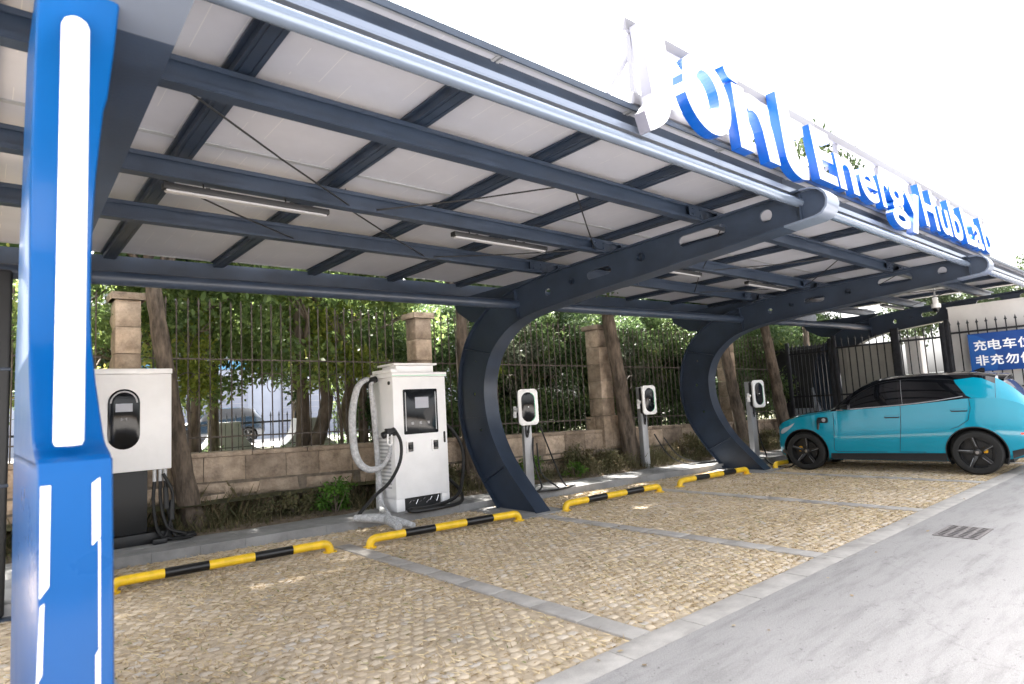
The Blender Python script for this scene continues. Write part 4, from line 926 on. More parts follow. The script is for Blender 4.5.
# trunks standing in front of the wall, crowns above the roof
GS = 'trunks in front of the stone wall'
def street_tree(pts, r, label, crown_z, s=1.):
    b = Vector(pts[0]); t = thing('street_tree', label, 'tree', b, 0, GS)
    loc = [tuple(Vector(p) - b) for p in pts]; top_ = loc[-1]
    mb = MB(); P = cr(loc + [(top_[0], top_[1] + .1, crown_z - b.z + .3)], 7); k = len(P)
    rs = [r * (1 - .45 * i / k) * (1 + .05 * math.sin(i * 1.9) + random.uniform(-.03, .03)) for i in range(k)]; rs[0] *= 1.35; rs[1] *= 1.2; rs[2] *= 1.08
    mb.tube(P, rs, 14)
    c = Vector(P[-1])
    for q in range(6):
        a = q * 1.05; mb.tube([c - Vector((0, 0, .5)), c + Vector((math.cos(a) * .7, math.sin(a) * .7, .3)), c + Vector((math.cos(a) * 1.4, math.sin(a) * 1.4, .7))], [.05, .035, .01], 6)
    mb.build('trunk', M['bark'], t, world=False, smooth=True, ang=85, fixn=False)
    bl = [(bb[0] + c.x, bb[1] + c.y + .5, bb[2] + c.z + .9, *bb[3:]) for bb in blobs_for(3.3 * s, 1.6 * s, 1.05 * s, 0, 46, .66)]  # crown hidden by the roof, widened and lowered to block the sun
    P_, rr = leaf_cloud(int(24000 * s), bl, .17); tris('crown', P_, M['leaf'], rr, t, nv=4)
street_tree([(2.28, 9.55, .1), (2.12, 9.6, 1.0), (1.97, 9.65, 2.1), (1.80, 9.7, 3.4)], .15, 'dark tree trunk right of the white square cabinet', 3.85, .95)
street_tree([(6.75, 9.15, .1), (6.72, 9.2, 1.2), (6.68, 9.2, 2.4), (6.72, 9.25, 3.5)], .14, 'tree trunk between the fast charger and the first curved column', 3.95)
street_tree([(10.72, 8.72, .05), (10.62, 8.74, .9), (10.5, 8.75, 1.9), (10.32, 8.8, 3.3)], .20, 'leaning tree trunk beside the middle post charger', 3.75)
street_tree([(14.35, 8.15, .05), (14.2, 8.2, 1.2), (14.05, 8.25, 2.2), (13.9, 8.3, 3.3)], .16, 'tree trunk seen inside the second curved column', 3.75)
street_tree([(16.55, 8.15, .05), (16.4, 8.2, 1.2), (16.2, 8.2, 2.2), (15.95, 8.2, 3.3)], .17, 'dark tree trunk in front of the dark gate', 3.75)

# shrubs and weeds in the planting bed
def shrub(x, y, w_, h, n, m, label, L=.07, wr=.4):
    t = thing('shrub', label, 'shrub', (x, y, .12), 0, 'shrubs at the foot of the wall')
    bl = [(b[0], b[1], b[2], *b[3:]) for b in blobs_for(w_, w_ * .6, h * .5, h * .5, 10, h * .28)]
    P, r = leaf_cloud(n, bl, L, wr=wr); P[:, :, 2] = np.maximum(P[:, :, 2], 0); tris('foliage', P, M[m], r, t, nv=4)
    mb = MB()
    for q in range(9): a = random.uniform(0, 6.28); mb.tube([(0, 0, -.02), (math.cos(a) * w_ * .5, math.sin(a) * w_ * .35, h * .75)], [.008, .003], 5)
    mb.build('stem', M['bark'], t, world=False)
shrub(4.05, 8.95, .40, .50, 900, 'bright_weed', 'bright green leafy shrub left of the fast charger'); shrub(3.55, 9.2, .4, .42, 800, 'weed', 'dull green shrub at the wall foot left of the bright green one')
shrub(7.75, 8.85, .36, .55, 800, 'bright_weed', 'bright green shrub behind the nearest post charger'); shrub(8.75, 8.55, .3, .3, 500, 'bright_weed', 'low bright green shrub right of the nearest post charger')
shrub(9.3, 8.8, .5, .55, 1000, 'weed', 'dull green shrub beside the leaning trunk'); shrub(9.95, 8.75, .45, .6, 1000, 'weed', 'dull bushy shrub touching the leaning trunk'); shrub(12.3, 8.45, .6, .62, 1300, 'weed', 'dull green shrub right of the middle post charger'); shrub(13.4, 8.4, .5, .55, 900, 'weed', 'dark shrub behind the second curved column'); shrub(15.4, 8.05, .5, .5, 900, 'weed', 'dark shrub left of the car nose'); shrub(6.1, 9.2, .4, .5, 700, 'weed', 'dull shrub right of the fast charger')
n = 17000; x = rng.uniform(-1, 16.5, n); u = rng.random(n) ** .8
y0, y1 = 8.3 - .1 * (x - 1.5) + .72, 10.1 - .1 * x - .03; y = y0 + (y1 - y0) * u
h = np.abs(rng.normal(.0, .12, n)) * (.3 + u) + .03; h *= .5 + .9 * (np.sin(x * 2.1) * np.sin(x * .77 + 2) > -.2)
a = rng.uniform(0, 6.283, n); ln = h * rng.uniform(.1, .8, n); wv = rng.uniform(.003, .008, n)
P = np.zeros((n, 4, 3)); z0 = .10 + .05 * u
P[:, 0] = np.stack([x - np.sin(a) * wv, y + np.cos(a) * wv, z0], 1); P[:, 1] = np.stack([x + np.sin(a) * wv, y - np.cos(a) * wv, z0], 1)
P[:, 2] = np.stack([x + np.cos(a) * ln * .5 + np.sin(a) * wv, y + np.sin(a) * ln * .5 - np.cos(a) * wv, z0 + h * .6], 1); P[:, 3] = np.stack([x + np.cos(a) * ln, y + np.sin(a) * ln, z0 + h], 1)
tris('weeds', P, M['weed'], np.clip(rng.beta(2, 2, n), 0, 1), kind='stuff', nv=4)
n = 9000; bl = [(xx, 10.1 - .1 * xx - .35 - rng.uniform(0, .5), .15 + rng.uniform(0, .25), .25, .2, .18) for xx in rng.uniform(-.5, 16.3, 90)]
P, r = leaf_cloud(n, bl, .045, wr=.35); P[:, :, 2] = np.maximum(P[:, :, 2], .1); tris('ground_cover', P, M['weed'], r, kind='stuff', nv=4)
n = 30000; bl = [(xx, 10.15 - .1 * xx + .75 + rng.uniform(0, .7), .75 + rng.uniform(0, .7), .4, .3, .4) for xx in rng.uniform(6.6, 22, 110)] + [(xx, yy, .6 + rng.uniform(0, .25), .5, .5, .3) for xx, yy in zip(rng.uniform(0, 20, 70), rng.uniform(11.5, 20, 70))]
P, r = leaf_cloud(n, bl, .10, wr=.4); tris('undergrowth', P, M['leaf'], r, kind='stuff', nv=4)
n = 500; x = rng.uniform(.7, 15, n); y = np.where(rng.random(n) < .6, 8.3 - .1 * (x - 1.5) - np.abs(rng.normal(0, .25, n)), rng.uniform(2.0, 8, n)); z = np.where(y < 2.53, .026, np.where(y > 8.3 - .1 * (x - 1.5), .122, .018)) 
a = rng.uniform(0, 6.28, n); l = rng.uniform(.02, .05, n); wv = l * .35; c, s = np.cos(a), np.sin(a)
P = np.stack([np.stack([x, y, z], 1), np.stack([x + c * l * .5 - s * wv, y + s * l * .5 + c * wv, z + .006], 1), np.stack([x + c * l, y + s * l, z + rng.uniform(0, .015, n)], 1), np.stack([x + c * l * .5 + s * wv, y + s * l * .5 - c * wv, z + .004], 1)], 1)
tris('fallen_leaves', P, M['straw'], rng.random(n) * .6, kind='stuff', nv=4)

# ------------------------------------------------------------------ beyond the wall
def flared(x, y, lab):
    t = thing('flared_pillar', lab, 'pillar', (x, y, .45), 0, 'tiled flared pillars of the far fence')
    prof = [tuple(p) for p in cr([(-.74, .42), (-.58, .50), (-.42, .66), (-.31, .88), (-.27, 1.10)], 4)]; prof = [(-.74, 0)] + prof; prof += [(-p[0], p[1]) for p in prof[::-1]]
    MB().prism(prof, lambda u, v, tt: (x + u, y + tt, .45 + v), 0, .5).build('body', mat('pale stone tile', (.30, .30, .295), .6, 0, .12, 3), t, bevel=.008)
    mb = MB()
    for z in (.25, .5, .75): 
        hw = float(np.interp(z, [.42, .50, .66, .88], [.74, .58, .42, .31])) - .02; mb.box(x - hw, y - .004, .45 + z - .008, x + hw, y - .001, .45 + z + .008)
    for u in (-.22, -.07, .07, .22): mb.box(x + u - .006, y - .0055, .46, x + u + .006, y - .0042, 1.5)
    mb.build('tile_joint', M['dark_wall'], t)
flared(4.45, 15.6, 'pale tiled flared pillar behind the railing, left one'); flared(6.4, 15.6, 'pale tiled flared pillar behind the railing beside the fast charger')
t = thing('low_fence', 'low dark iron fence with spear tops in front of the pale building', 'fence', (8, 17, .45)); mb = MB()
for i in range(110): x = -4 + .22 * i; mb.tube([(x, 17 - .1 * (x - 4) * .3, .45), (x, 17 - .1 * (x - 4) * .3, 1.65)], [.016, .016], 5); mb.tube([(x, 17 - .1 * (x - 4) * .3, 1.65), (x, 17 - .1 * (x - 4) * .3, 1.78)], [.028, .002], 5)
mb.build('bar_panel', M['dark_iron'], t)
for z in (.75, 1.5): MB().bar((-4.1, 17.24, z), (20.2, 16.51, z), .05, .05).build('rail', M['dark_iron'], t)
bd = thing('building', 'pale blue white building with garage shutters across the road behind the trees', 'building', (12, 40, .45))
MB().box(-6, 37, .45, 34, 50, 8.5).build('wall', M['facade'], bd)
MB().box(-6.2, 36.9, 4.5, 34.2, 36.995, 4.95).build('band', M['facade_blue'], bd); MB().box(-6.3, 36.7, 8.5, 34.3, 50.3, 8.9).build('roof', M['facade'], bd)
for x in (-3, 2.5, 8, 13.5, 19, 24.5):
    s_ = MB().box(x, 36.93, .46, x + 3.6, 36.998, 3.9).build('shutter', M['shutter'], bd); mb = MB()
    for k in range(9): mb.box(x + .02, 36.922, .8 + .35 * k, x + 3.58, 36.9295, .82 + .35 * k)
    mb.build('slat', M['grey_metal'], s_)
    for q in (0, 2.0):
        f = MB().box(x + q, 36.95, 5.5, x + q + 1.5, 36.998, 7.3).build('window', M['white_paint'], bd); MB().box(x + q + .08, 36.94, 5.58, x + q + 1.42, 36.9495, 7.22).build('pane', M['window'], f)

# ------------------------------------------------------------------ end fence, gate, wall and banner on the right
EX = 16.9
def efence(ya, yb, label, pitch, zt=2.86, name='metal_fence'):
    t = thing(name, label, 'gate' if name == 'metal_gate' else 'fence', (EX, (ya + yb) / 2, 0), 0, 'dark iron fences at the end of the carport')
    mb = MB(); y = ya + .06
    while y < yb - .03:
        mb.box(EX - .011, y - .011, .05, EX + .011, y + .011, zt - .09); mb.lathe([(.028, 0), (.028, .02), (.018, .03), (.0, .10)], 6, (EX, y, zt - .09)); y += pitch
    mb.build('bar_panel', M['dark_iron'], t)
    for z in (.25, 1.35, zt - .30): MB().box(EX - .02, ya, z, EX + .02, yb, z + .045).build('rail', M['dark_iron'], t)
    for y in (ya, yb): MB().box(EX - .045, y - .045, 0, EX + .045, y + .045, zt + .05).build('post', M['dark_iron'], t, bevel=.006)
    return t
efence(6.95, 8.1, 'dark iron gate of dense bars right of the last stone pier', .105, 2.80, 'metal_gate')
gt = efence(5.45, 6.85, 'dark iron fence panel in front of the grey metal sheet', .165)
efence(4.42, 5.38, 'dark iron fence panel with trees showing through it', .165); efence(-.6, 4.33, 'dark iron fence running in front of the white wall under the banner', .172, 2.92)
t = thing('metal_sheet', 'grey metal sheet standing behind the end fence', 'panel', (EX + .3, 6.15, 0)); MB().box(EX + .2, 5.55, .0, EX + .26, 6.85, 2.62).build('sheet', M['sheet'], t, bevel=.004)
mb = MB()
for y in (5.8, 6.1, 6.4, 6.65): mb.box(EX + .185, y - .015, .02, EX + .199, y + .015, 2.6)
mb.build('rib', M['sheet'], t)
t = thing('white_post', 'short white square post behind the end fence', 'post', (EX + .4, 5.1, 0)); MB().box(EX + .3, 5.0, 0, EX + .62, 5.32, 2.62).build('shaft', M['render_white'], t, bevel=.006); MB().box(EX + .27, 4.97, 2.621, EX + .65, 5.35, 2.68).build('cap', M['render_white'], t, bevel=.006)
t = thing('white_wall', 'tall white rendered wall behind the banner at the right', 'wall', (EX + .35, 1.5, 0)); MB().box(EX + .22, -4, 0, EX + .5, 4.33, 3.24).build('wall', M['render_white'], t); MB().box(EX + .2, -4, 3.241, EX + .52, 4.35, 3.27).build('coping', M['render_white'], t)
t = thing('dark_shed', 'dark shed with a white sliding frame behind the dark gate', 'shed', (19, 8.5, 0)); MB().box(18.8, 7.3, 0, 20.8, 9.6, 2.75).build('wall', M['dark_wall'], t); MB().box(18.6, 7.25, 2.751, 20.9, 9.7, 2.83).build('roof', M['dark_wall'], t)
for a, b in (((18.7, 8.5, .2), (18.7, 7.7, 2.5)), ((18.7, 8.3, .2), (18.7, 8.3, 1.6))): MB().bar(a, b, .10, .05, (1, 0, 0)).build('brace', M['facade'], t)
MB().box(18.68, 7.7, .75, 18.78, 8.9, 1.0).build('white_rail', M['facade'], t)
bn = thing('banner', 'blue banner with white Chinese writing hung on the end fence', 'sign', (EX - .06, 2.8, 2.1))
BY1, BY0, BZ0, BZ1 = 3.95, 1.62, 1.735, 2.575
MB().box(EX - .062, BY0, BZ0, EX - .05, BY1, BZ1).build('board', M['sign_blue'], bn)
fm = lambda u, v, t: (EX - .0635 - t, BY1 - u, v)
mb = MB(); pts = [(0.001, 1.74), (0.001, 2.56)] + [tuple(p) for p in cr([(.12, 2.55), (.32, 2.42), (.46, 2.18), (.5, 1.95), (.46, 1.74)], 4)]; mb.add([fm(u, v, 0) for u, v in pts], [tuple(range(len(pts)))]); mb.build('swoosh', M['sign_blue2'], bn)
def cjk(s, u0, z, h, pitch):
    for i, ch in enumerate(s):
        text_mb(ch, u0 + i * pitch, u0 + i * pitch + h * 1.0, z + .05, h * .76, lambda u, v, t: fm(u, v, .0015 + t), .002, 0, bold=.022).build('character', M['sign_white'], bn, fixn=False)
cjk('充电车位', .09, 2.16, .235, .262); cjk('非充勿停', .10, 1.83, .235, .262)
for i, ch in enumerate('JOINT'): text_mb(ch, 1.0 + i * .075, 1.0 + i * .075 + .045, 2.47, .055, lambda u, v, t: fm(u, v, .0015 + t), .001, 0, bold=.02).build('letter', M['sign_white'], bn, fixn=False)
# security camera
t = thing('security_camera', 'small white dome security camera on a bracket under the roof edge', 'camera', (16.3, 4.35, 3.35))
x, y, z = 16.3, 4.33, 3.33
MB().box(x - .05, y - .05, z - .02, x + .05, y + .05, z + .12).build('bracket', M['white_plastic'], t, bevel=.01)
MB().tube([(x, y, z + .12), (x, y, z + .32)], .018, 8).build('pole', M['grey_metal'], t, smooth=True)
MB().lathe([(.0, .0), (.085, 0), (.095, -.03), (.09, -.10), (.0, -.10)], 20, (x, y, z - .02)).build('housing', M['white_plastic'], t, smooth=True)
MB().lathe([(.075, -.10), (.07, -.15), (.045, -.19), (0, -.205)], 20, (x, y, z - .02)).build('dome', M['black_gloss'], t, smooth=True)
cable([(x, y, z + .1), (x + .05, y - .25, z - .05), (x + .1, y - .5, z + .1)], .008, 'cable', M['rubber'], t)
#PART5
# ------------------------------------------------------------------ cars
TS = np.array([-.90, -.84, -.70, -.5, -.3, 0, .5, 1.0, 1.35, 1.6, 1.9, 2.18, 2.3, 2.6, 2.9, 3.08, 3.20, 3.28, 3.33])
TB = dict(
 wm=[.50, .68, .82, .875, .905, .915, .90, .895, .895, .895, .90, .905, .905, .90, .88, .83, .75, .63, .36],
 zb=[.52, .42, .32, .27, .24, .22, .21, .21, .21, .21, .21, .21, .21, .21, .21, .22, .25, .30, .42],
 zs=[.84, .95, 1.10, 1.20, 1.25, 1.255, 1.215, 1.175, 1.155, 1.14, 1.125, 1.11, 1.085, 1.045, .99, .935, .86, .765, .60],
 zt=[.88, 1.04, 1.27, 1.52, 1.655, 1.71, 1.735, 1.73, 1.70, 1.625, 1.43, 1.18, 1.15, 1.115, 1.065, 1.00, .92, .81, .63],
 wg=[.40, .50, .58, .61, .62, .625, .63, .63, .63, .645, .69, .76, .79, .78, .73, .66, .56, .42, .2],
 zg=[.865, 1.01, 1.22, 1.45, 1.59, 1.645, 1.675, 1.67, 1.64, 1.565, 1.38, 1.15, 1.12, 1.085, 1.03, .97, .895, .79, .615])
def mono(x, xs, ys):
    xs, ys = np.asarray(xs, float), np.asarray(ys, float); h = np.diff(xs); d = np.diff(ys) / h; m = np.zeros(len(xs))
    for i in range(1, len(xs) - 1):
        if d[i - 1] * d[i] > 0: w1, w2 = 2 * h[i] + h[i - 1], h[i] + 2 * h[i - 1]; m[i] = (w1 + w2) / (w1 / d[i - 1] + w2 / d[i])
    m[0], m[-1] = d[0], d[-1]; i = int(np.clip(np.searchsorted(xs, x) - 1, 0, len(h) - 1)); t = (x - xs[i]) / h[i]
    return float((2 * t ** 3 - 3 * t * t + 1) * ys[i] + (t ** 3 - 2 * t * t + t) * h[i] * m[i] + (-2 * t ** 3 + 3 * t * t) * ys[i + 1] + (t ** 3 - t * t) * h[i] * m[i + 1])
SEGN = [3, 2, 7, 6, 7, 6, 6]
def section(s):
    g = {k: mono(s, TS, v) for k, v in TB.items()}; wm, zb, zs, zt, wg, zg = (g[k] for k in ('wm', 'zb', 'zs', 'zt', 'wg', 'zg'))
    zm = zb + (zs - zb) * .42; gh = zg - zs
    pts = [(0, zb), (wm * .86, zb), (wm * .955, zb + .07), (wm, zm), (wm * (.972 if gh < .08 else .955), zs), (wg, zg), (wg * .62, zt - (zt - zg) * .28), (0, zt)]
    P = [np.array(p) for p in pts]; out = []
    for i in range(7):
        a, b, c, d = P[max(i - 1, 0)], P[i], P[i + 1], P[min(i + 2, 7)]
        if i == 6: d = np.array([-P[6][0], P[6][1]])
        for k in range(SEGN[i]):
            t = k / SEGN[i]
            if i in (0, 1): q = b + (c - b) * t
            elif i == 4:
                q = b + (c - b) * t; q[0] += .028 * math.sin(math.pi * t) * min(1, gh / .3)
            else:
                m1 = (c - a) / 2 if i != 2 else (c - b); m2 = (d - b) / 2
                if i == 3: m2 = (c - b) * .9
                if i == 5: m1 = (c - b) * .9
                q = (2 * t ** 3 - 3 * t * t + 1) * b + (t ** 3 - 2 * t * t + t) * m1 + (-2 * t ** 3 + 3 * t * t) * c + (t ** 3 - t * t) * m2
            out.append(q)
    out.append(P[7]); return np.array(out)
IX = np.cumsum([0] + SEGN)                                   # section index of the control points
_sc = {}
def sec(s):
    k = round(s, 4)
    if k not in _sc: _sc[k] = section(k)
    return _sc[k]
def wsz(s, z):
    S = sec(s)[IX[2]:IX[5] + 1]; return float(np.interp(z, S[:, 1], S[:, 0]))
AR, AC = .418, ((0., .368), (2.70, .368))
def shell(mb, ss, i0, i1, arches=False, off=0.):
    for sd in (1, -1):
        rows = []; base = len(mb.v)
        for s in ss:
            S = sec(s)[i0:i1 + 1]
            for x, z in S: rows.append([sd * (x + off), s, z])
        W_ = i1 - i0 + 1; dead = set()
        if arches:
            for k, (x, s, z) in enumerate(rows):
                for (cs, cz) in AC:
                    d = math.hypot(s - cs, z - cz)
                    if d < AR:
                        dead.add(k); f = AR / max(d, .02); rows[k][1] = cs + (s - cs) * f; rows[k][2] = cz + (z - cz) * f
                        if k % W_ >= 5 - i0: rows[k][0] = sd * wsz(rows[k][1], rows[k][2])
        fs = []
        for i in range(len(ss) - 1):
            for j in range(W_ - 1):
                q = (i * W_ + j, (i + 1) * W_ + j, (i + 1) * W_ + j + 1, i * W_ + j + 1)
                if not all(k in dead for k in q): fs.append(q if sd > 0 else q[::-1])
        mb.add(rows, fs)
    return mb
def patch(poly, off, sides=(-1,), step=.05, thick=0):
    """polygon in (s,z) laid on the car's side"""
    bm = bmesh.new(); vs = [bm.verts.new((s, z, 0)) for s, z in poly]; bm.faces.new(vs)
    s0, s1 = min(p[0] for p in poly), max(p[0] for p in poly); z0, z1 = min(p[1] for p in poly), max(p[1] for p in poly)
    for a, lo, hi in ((0, s0, s1), (1, z0, z1)):
        c = lo + step
        while c < hi - 1e-4:
            co = [0, 0, 0]; co[a] = c; no = [0, 0, 0]; no[a] = 1
            bmesh.ops.bisect_plane(bm, geom=bm.verts[:] + bm.edges[:] + bm.faces[:], plane_co=co, plane_no=no); c += step
    bm.verts.index_update(); mb = MB()
    for sd in sides:
        mb.add([(sd * (wsz(v.co.x, v.co.y) + off), v.co.x, v.co.y) for v in bm.verts], [[v.index for v in f.verts] for f in bm.faces])
    bm.free(); return mb
def ribbon(pts, wd, off, sides=(-1,), n=1):
    mb = MB(); P = [np.array(p, float) for p in (cr(pts, n) if n > 1 else pts)]
    A, B = [], []
    for i, p in enumerate(P):
        d = P[min(i + 1, len(P) - 1)] - P[max(i - 1, 0)]; d /= np.linalg.norm(d); nn = np.array([-d[1], d[0]]) * wd / 2; A.append(p + nn); B.append(p - nn)
    for sd in sides: mb.strip([(sd * (wsz(*q) + off), q[0], q[1]) for q in A], [(sd * (wsz(*q) + off), q[0], q[1]) for q in B])
    return mb
def dens(pts, k=8):
    out = []
    for a, b in zip(pts, pts[1:]):
        for i in range(k): out.append((a[0] + (b[0] - a[0]) * i / k, a[1] + (b[1] - a[1]) * i / k))
    return out + [pts[-1]]
def wheel(parent, sx_, s, front):
    xo = sx_ * .885; t = -sx_
    ty = MB().lathe([(.25, xo + t * .005), (.275, xo), (.33, xo - sx_ * .002), (.352, xo + t * .02), (.364, xo + t * .05), (.364, xo + t * .18), (.35, xo + t * .215), (.26, xo + t * .215)], 40, (0, s, .366), 'x').build('tyre', M['tyre'], parent, world=False, smooth=True, ang=30)
    rb = MB(); rb.lathe([(.268, xo + t * .004), (.284, xo - sx_ * .001), (.284, xo + t * .012), (.262, xo + t * .02), (.252, xo + t * .16), (.0, xo + t * .16)], 40, (0, s, .366), 'x')
    wh = rb.build('rim', M['rim'], ty, world=False, smooth=True, ang=30)
    mb = MB(); 
    for k in range(5):
        a = 2 * math.pi * k / 5 + (.35 if front else .1)
        for da, r0, r1, w_ in ((0, .03, .275, .05),):
            c, s_ = math.cos(a), math.sin(a); P2 = [(r0, -w_ * .7), (r1, -w_ * .45), (r1, w_ * .45), (r0, w_ * .7)]
            mb.prism(P2, lambda u, v, q: (xo + t * (.012 + .035 * (1 - u / .25) + q), s + u * c - v * s_, .366 + u * s_ + v * c), 0, .03)
    mb.lathe([(.0, xo + t * .035), (.06, xo + t * .035), (.065, xo + t * .07)], 20, (0, s, .366), 'x'); mb.build('spokes', M['rim'], ty, world=False, bevel=.005)
    mb = MB()
    for k in range(5):
        a = 2 * math.pi * k / 5 + (.35 if front else .1); c, s_ = math.cos(a), math.sin(a)
        mb.prism([(.10, .016), (.255, .013), (.255, .018), (.10, .022)], lambda u, v, q: (xo + t * (.0105 + .035 * (1 - u / .25) + q), s + u * c - v * s_, .366 + u * s_ + v * c), 0, .002)
    mb.build('spoke_edge', M['grey_metal'], ty, world=False)
    MB().lathe([(.0, xo + t * .033), (.026, xo + t * .033), (.026, xo + t * .036)], 16, (0, s, .366), 'x').build('hub_cap', M['chrome'], ty, world=False, smooth=True)
    MB().lathe([(.05, xo + t * .10), (.19, xo + t * .10), (.19, xo + t * .12), (.05, xo + t * .12)], 32, (0, s, .366), 'x').build('brake_disc', M['rim'], ty, world=False)
    q = .11 if front else -.11; mb = MB(); mb.box(min(xo + t * .06, xo + t * .13), s + q - .03, .366 - .01, max(xo + t * .06, xo + t * .13), s + q + .03, .366 + .09); mb.build('caliper', M['caliper'], ty, world=False, bevel=.015)
def car(name, label, loc, rz, paint, detail=True):
    t = thing(name, label, 'car', loc, rz)
    SS = [float(v) for v in np.unique(np.round(np.concatenate([np.arange(-.90, 3.331, .03), [-.9, 3.33, 2.18, 1.35, -.34, -.80]]), 4))]
    mb = MB(); shell(mb, SS, 0, IX[4], True)
    shell(mb, [s for s in SS if s >= 2.18], IX[4], IX[7]); shell(mb, [s for s in SS if s <= -.34], IX[4], IX[5]); shell(mb, [s for s in SS if s <= -.78], IX[5], IX[7])
    for e in (0, len(SS) - 1):
        S = sec(SS[e]); n = len(S); mb.add([(x, SS[e], z) for x, z in S] + [(-x, SS[e], z) for x, z in S], [tuple(range(n)) + tuple(range(2 * n - 2, n, -1))])
    mb.build('body', paint, t, world=False, smooth=True, ang=50, fixn=False)
    shell(MB(), [s for s in SS if -.34 <= s <= 1.35], IX[5], IX[7]).build('roof', M['car_black'], t, world=False, smooth=True, fixn=False)
    shell(MB(), [s for s in SS if -.34 <= s <= 2.18], IX[4], IX[5]).build('window_band', M['car_glass'], t, world=False, smooth=True, fixn=False)
    shell(MB(), [s for s in SS if 1.35 <= s <= 2.18], IX[5], IX[7]).build('windscreen', M['car_glass'], t, world=False, smooth=True, fixn=False)
    shell(MB(), [s for s in SS if -.78 <= s <= -.34], IX[5], IX[7]).build('rear_window', M['rear_glass'], t, world=False, smooth=True, fixn=False)
    for sx_ in (-1, 1):
        for s, f in ((0., False), (2.70, True)):
            wheel(t, sx_, s, f)
            mb = MB(); pr = [(AR + .003) for _ in range(2)]; N = 24; A, B = [], []
            for k in range(N + 1):
                a = R(-30 + 240 * k / N); A.append((sx_ * .93 * .955, s + (AR + .002) * math.cos(a), .368 + (AR + .002) * math.sin(a))); B.append((sx_ * .55, A[-1][1], A[-1][2]))
            A = [(sx_ * (wsz(p[1], max(p[2], .3)) - .012), p[1], p[2]) for p in A]
            mb.strip(A, B); C0 = len(mb.v); mb.add(B, [tuple(range(N + 1))]); mb.build('wheel_well', M['rubber'], t, world=False)
    MB().box(-.70, -.45, .20, .70, 3.1, .26).build('underbody', M['rubber'], t, world=False)
    for sd in (-1, 1):
        # belt trim, sills, arch trim and seams on each side
        mb = MB()
        for cs in (0., 2.70):
            a0, a1 = (-22, 202)
            A, B = [], []
            for k in range(41):
                a = R(a0 + (a1 - a0) * k / 40)
                for rr, lst in ((AR - .006, A), (AR + .010, B)):
                    p = (cs + rr * math.cos(a), .368 + rr * math.sin(a)); lst.append((sd * (wsz(p[0], p[1]) + .006), *p))
            mb = MB(); mb.strip(A, B); mb.build('arch_trim', M['black'], t, world=False, smooth=True)
        patch([(.415, .225), (2.25, .225), (2.24, .335), (.43, .355)], .008, (sd,)).build('sill', M['black'], t, world=False, smooth=True)
        if not detail: continue
        # window frames: pillar bars and the body coloured rear pillar
        patch([(-.335, 1.235), (-.02, 1.262), (.065, 1.315), (.19, 1.51), (.215, 1.575), (-.05, 1.60), (-.17, 1.575), (-.335, 1.48)], .005, (sd,), .03).build('rear_pillar', paint, t, world=False, smooth=True)
        ribbon(dens([(1.02, 1.185), (1.05, 1.63)], 10), .045, .004, (sd,)).build('pillar_trim', M['car_black'], t, world=False, smooth=True)
        ribbon(dens([(.985, 1.185), (1.015, 1.625)], 10), .006, .0065, (sd,)).build('pillar_edge', M['grey_metal'], t, world=False)
        ribbon(dens([(.265, 1.275), (.285, 1.575)], 8), .022, .0045, (sd,)).build('window_bar', M['car_black'], t, world=False)
        ribbon(dens([(1.78, 1.14), (1.74, 1.40)], 6), .02, .0045, (sd,)).build('window_bar', M['car_black'], t, world=False)
        belt = cr([(2.08, 1.125), (1.75, 1.142), (1.3, 1.168), (.9, 1.193), (.5, 1.232), (.1, 1.29)], 8)
        ribbon([(p[0], p[1] + .005) for p in belt], .014, .008, (sd,)).build('belt_trim', M['grey_metal'], t, world=False, smooth=True)
        ribbon([tuple(p) for p in cr([(.06, 1.315), (.20, 1.52), (.23, 1.57), (.4, 1.60), (.8, 1.625), (1.15, 1.62), (1.4, 1.575), (1.62, 1.47), (1.85, 1.325)], 6)], .010, .007, (sd,)).build('roof_trim', M['black'], t, world=False)
        for nm, pts in (('front_door', [(2.13, 1.09), (2.14, .70), (2.17, .40), (2.12, .365), (1.3, .365)]), ('rear_door', [(1.02, 1.18), (1.04, .80), (1.10, .37), (.70, .37)]), ('rear_door_edge', [(.02, 1.27), (.01, 1.10), (.06, .90), (.20, .80), (.32, .755)])):
            ribbon([p for p in dens(pts, 8)], .008, .0025, (sd,)).build('door_seam', M['rubber'], t, world=False)
        for hs, hz in ((1.17, .985), (.17, 1.065)):
            h_ = patch(rrect(hs - .12, hz - .024, hs + .12, hz + .024, .022), .0035, (sd,), .06).build('handle_recess', M['black'], t, world=False)
            patch(rrect(hs - .12, hz - .002, hs + .11, hz + .022, .011), .022, (sd,), .06).build('handle', paint, h_, world=False)
        # door mirror
        mr_ = MB(); mw = wsz(1.86, 1.17)
        mr_.lathe([(.0, -.10), (.05, -.09), (.075, -.04), (.08, .0), (.08, .03), (.0, .035)], 18, (0, 0, 0), 'y')
        mr_.v = [(sd * (mw + .14) + v[0] * 1.35, 1.86 - v[1] * 1.1, 1.185 + v[2] * .72) for v in mr_.v]; mr_.build('mirror', M['car_black'], t, world=False, smooth=True)
        MB().bar((sd * (mw - .02), 1.86, 1.14), (sd * (mw + .10), 1.86, 1.165), .05, .03).build('mirror_arm', M['car_black'], t, world=False)
        mb = MB(); mb.add([(sd * (mw + .055), 1.822, 1.145), (sd * (mw + .225), 1.822, 1.15), (sd * (mw + .22), 1.822, 1.22), (sd * (mw + .06), 1.822, 1.225)], [(0, 1, 2, 3)]); mb.build('mirror_glass', M['chrome'], t, world=False)
        patch([tuple(p) for p in cr([(3.0, .84), (3.12, .80), (3.18, .73), (3.14, .70), (3.02, .76), (2.90, .86), (2.86, .91)], 4)], .006, (sd,), .03).build('headlight', M['head_lens'], t, world=False, smooth=True)
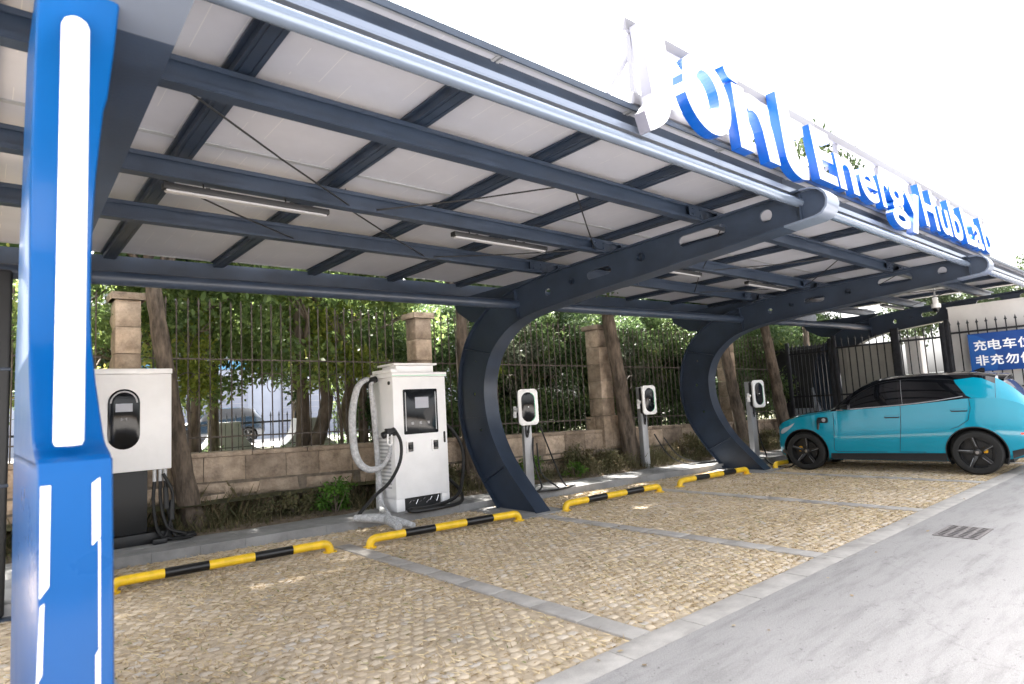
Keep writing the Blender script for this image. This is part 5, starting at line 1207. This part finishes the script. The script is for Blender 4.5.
        patch([(3.05, .28), (3.21, .33), (3.17, .40), (3.04, .36)], .006, (sd,), .03).build('bumper_vent', M['black'], t, world=False)
        patch([(-.60, .655), (-.84, .665), (-.83, .695), (-.59, .685)], .006, (sd,), .03).build('side_reflector', M['red_lens'], t, world=False)
        patch([(-.46, .28), (-.83, .43), (-.85, .50), (-.46, .40)], .006, (sd,), .03).build('bumper_trim', M['black'], t, world=False)
        patch([(-.74, .96), (-.845, .90), (-.85, .94), (-.76, 1.01)], .006, (sd,), .02).build('tail_light', M['red_lens'], t, world=False)
    if detail:
        # tailgate spoiler, antenna fin
        mb = MB(); A, B, C_, D__ = [], [], [], []
        for x in np.linspace(-.60, .60, 13):
            e = 1 - (x / .62) ** 2 * .06; z = 1.675 - .09 * (abs(x) / .6) ** 2.2
            A.append((x, -.16, z)); B.append((x, -.50 + .05 * (abs(x) / .6) ** 2, z - .04)); C_.append((x, -.50 + .05 * (abs(x) / .6) ** 2, z - .06)); D__.append((x, -.20, z - .075))
        mb.strip(A, B); mb.strip(B, C_); mb.strip(C_, D__); mb.build('spoiler', M['car_black'], t, world=False, smooth=True)
        mb = MB(); mb.add([(-.012, .10, 1.69), (.012, .10, 1.69), (.014, -.14, 1.675), (-.014, -.14, 1.675), (0, -.10, 1.765), (0, -.14, 1.755)], [(0, 1, 4), (1, 2, 5, 4), (0, 4, 5, 3), (2, 3, 5), (0, 3, 2, 1)]); mb.build('antenna_fin', M['car_black'], t, world=False)
        # open charge port on the near front wing, with gun
        s0, z0 = 2.33, .955
        pf = patch(rrect(s0 - .10, z0 - .055, s0 + .10, z0 + .055, .04), .005, (-1,), .04).build('charge_port', M['black'], t, world=False)
        w0 = wsz(s0, z0); MB().lathe([(.0, -.012), (.032, -.012), (.036, -.004)], 18, (-w0, s0 - .02, z0), 'x').build('socket', M['led'], pf, world=False, smooth=True)
        fx = -w0 - .09
        mb = MB(); mb.lathe([(.0, .0), (.05, .0), (.056, .008), (.05, .016), (0, .016)], 20, (0, 0, 0), 'x'); mb.v = [(fx + .05 * v[1] - .02, s0 + .155 + v[0] * 1 + .1 * v[1], z0 + .02 + v[2] * 1.15) for v in mb.v]; mb.build('port_flap', paint, pf, world=False, smooth=True)
        mb = MB(); mb.tube([(-w0 + .01, s0 + .06, z0 - .01), (-w0 - .05, s0 + .06, z0 - .015), (-w0 - .10, s0 + .05, z0 - .06)], [.03, .034, .026], 12, smoothn=4); mb.tube([(-w0 - .10, s0 + .05, z0 - .06), (-w0 - .12, s0 + .06, z0 - .17)], [.026, .02], 10); mb.build('port_plug', M['black'], pf, world=False, smooth=True)
    return t
car('parked_car', 'teal electric car with black roof plugged in at the right end of the carport', (13.325, 3.08, .0), R(5.4), M['teal'])
car('far_car', 'dark blue car parked in front of the pale building behind the trees', (9.6, 31.5, .51), R(92), M['far_paint'], False)
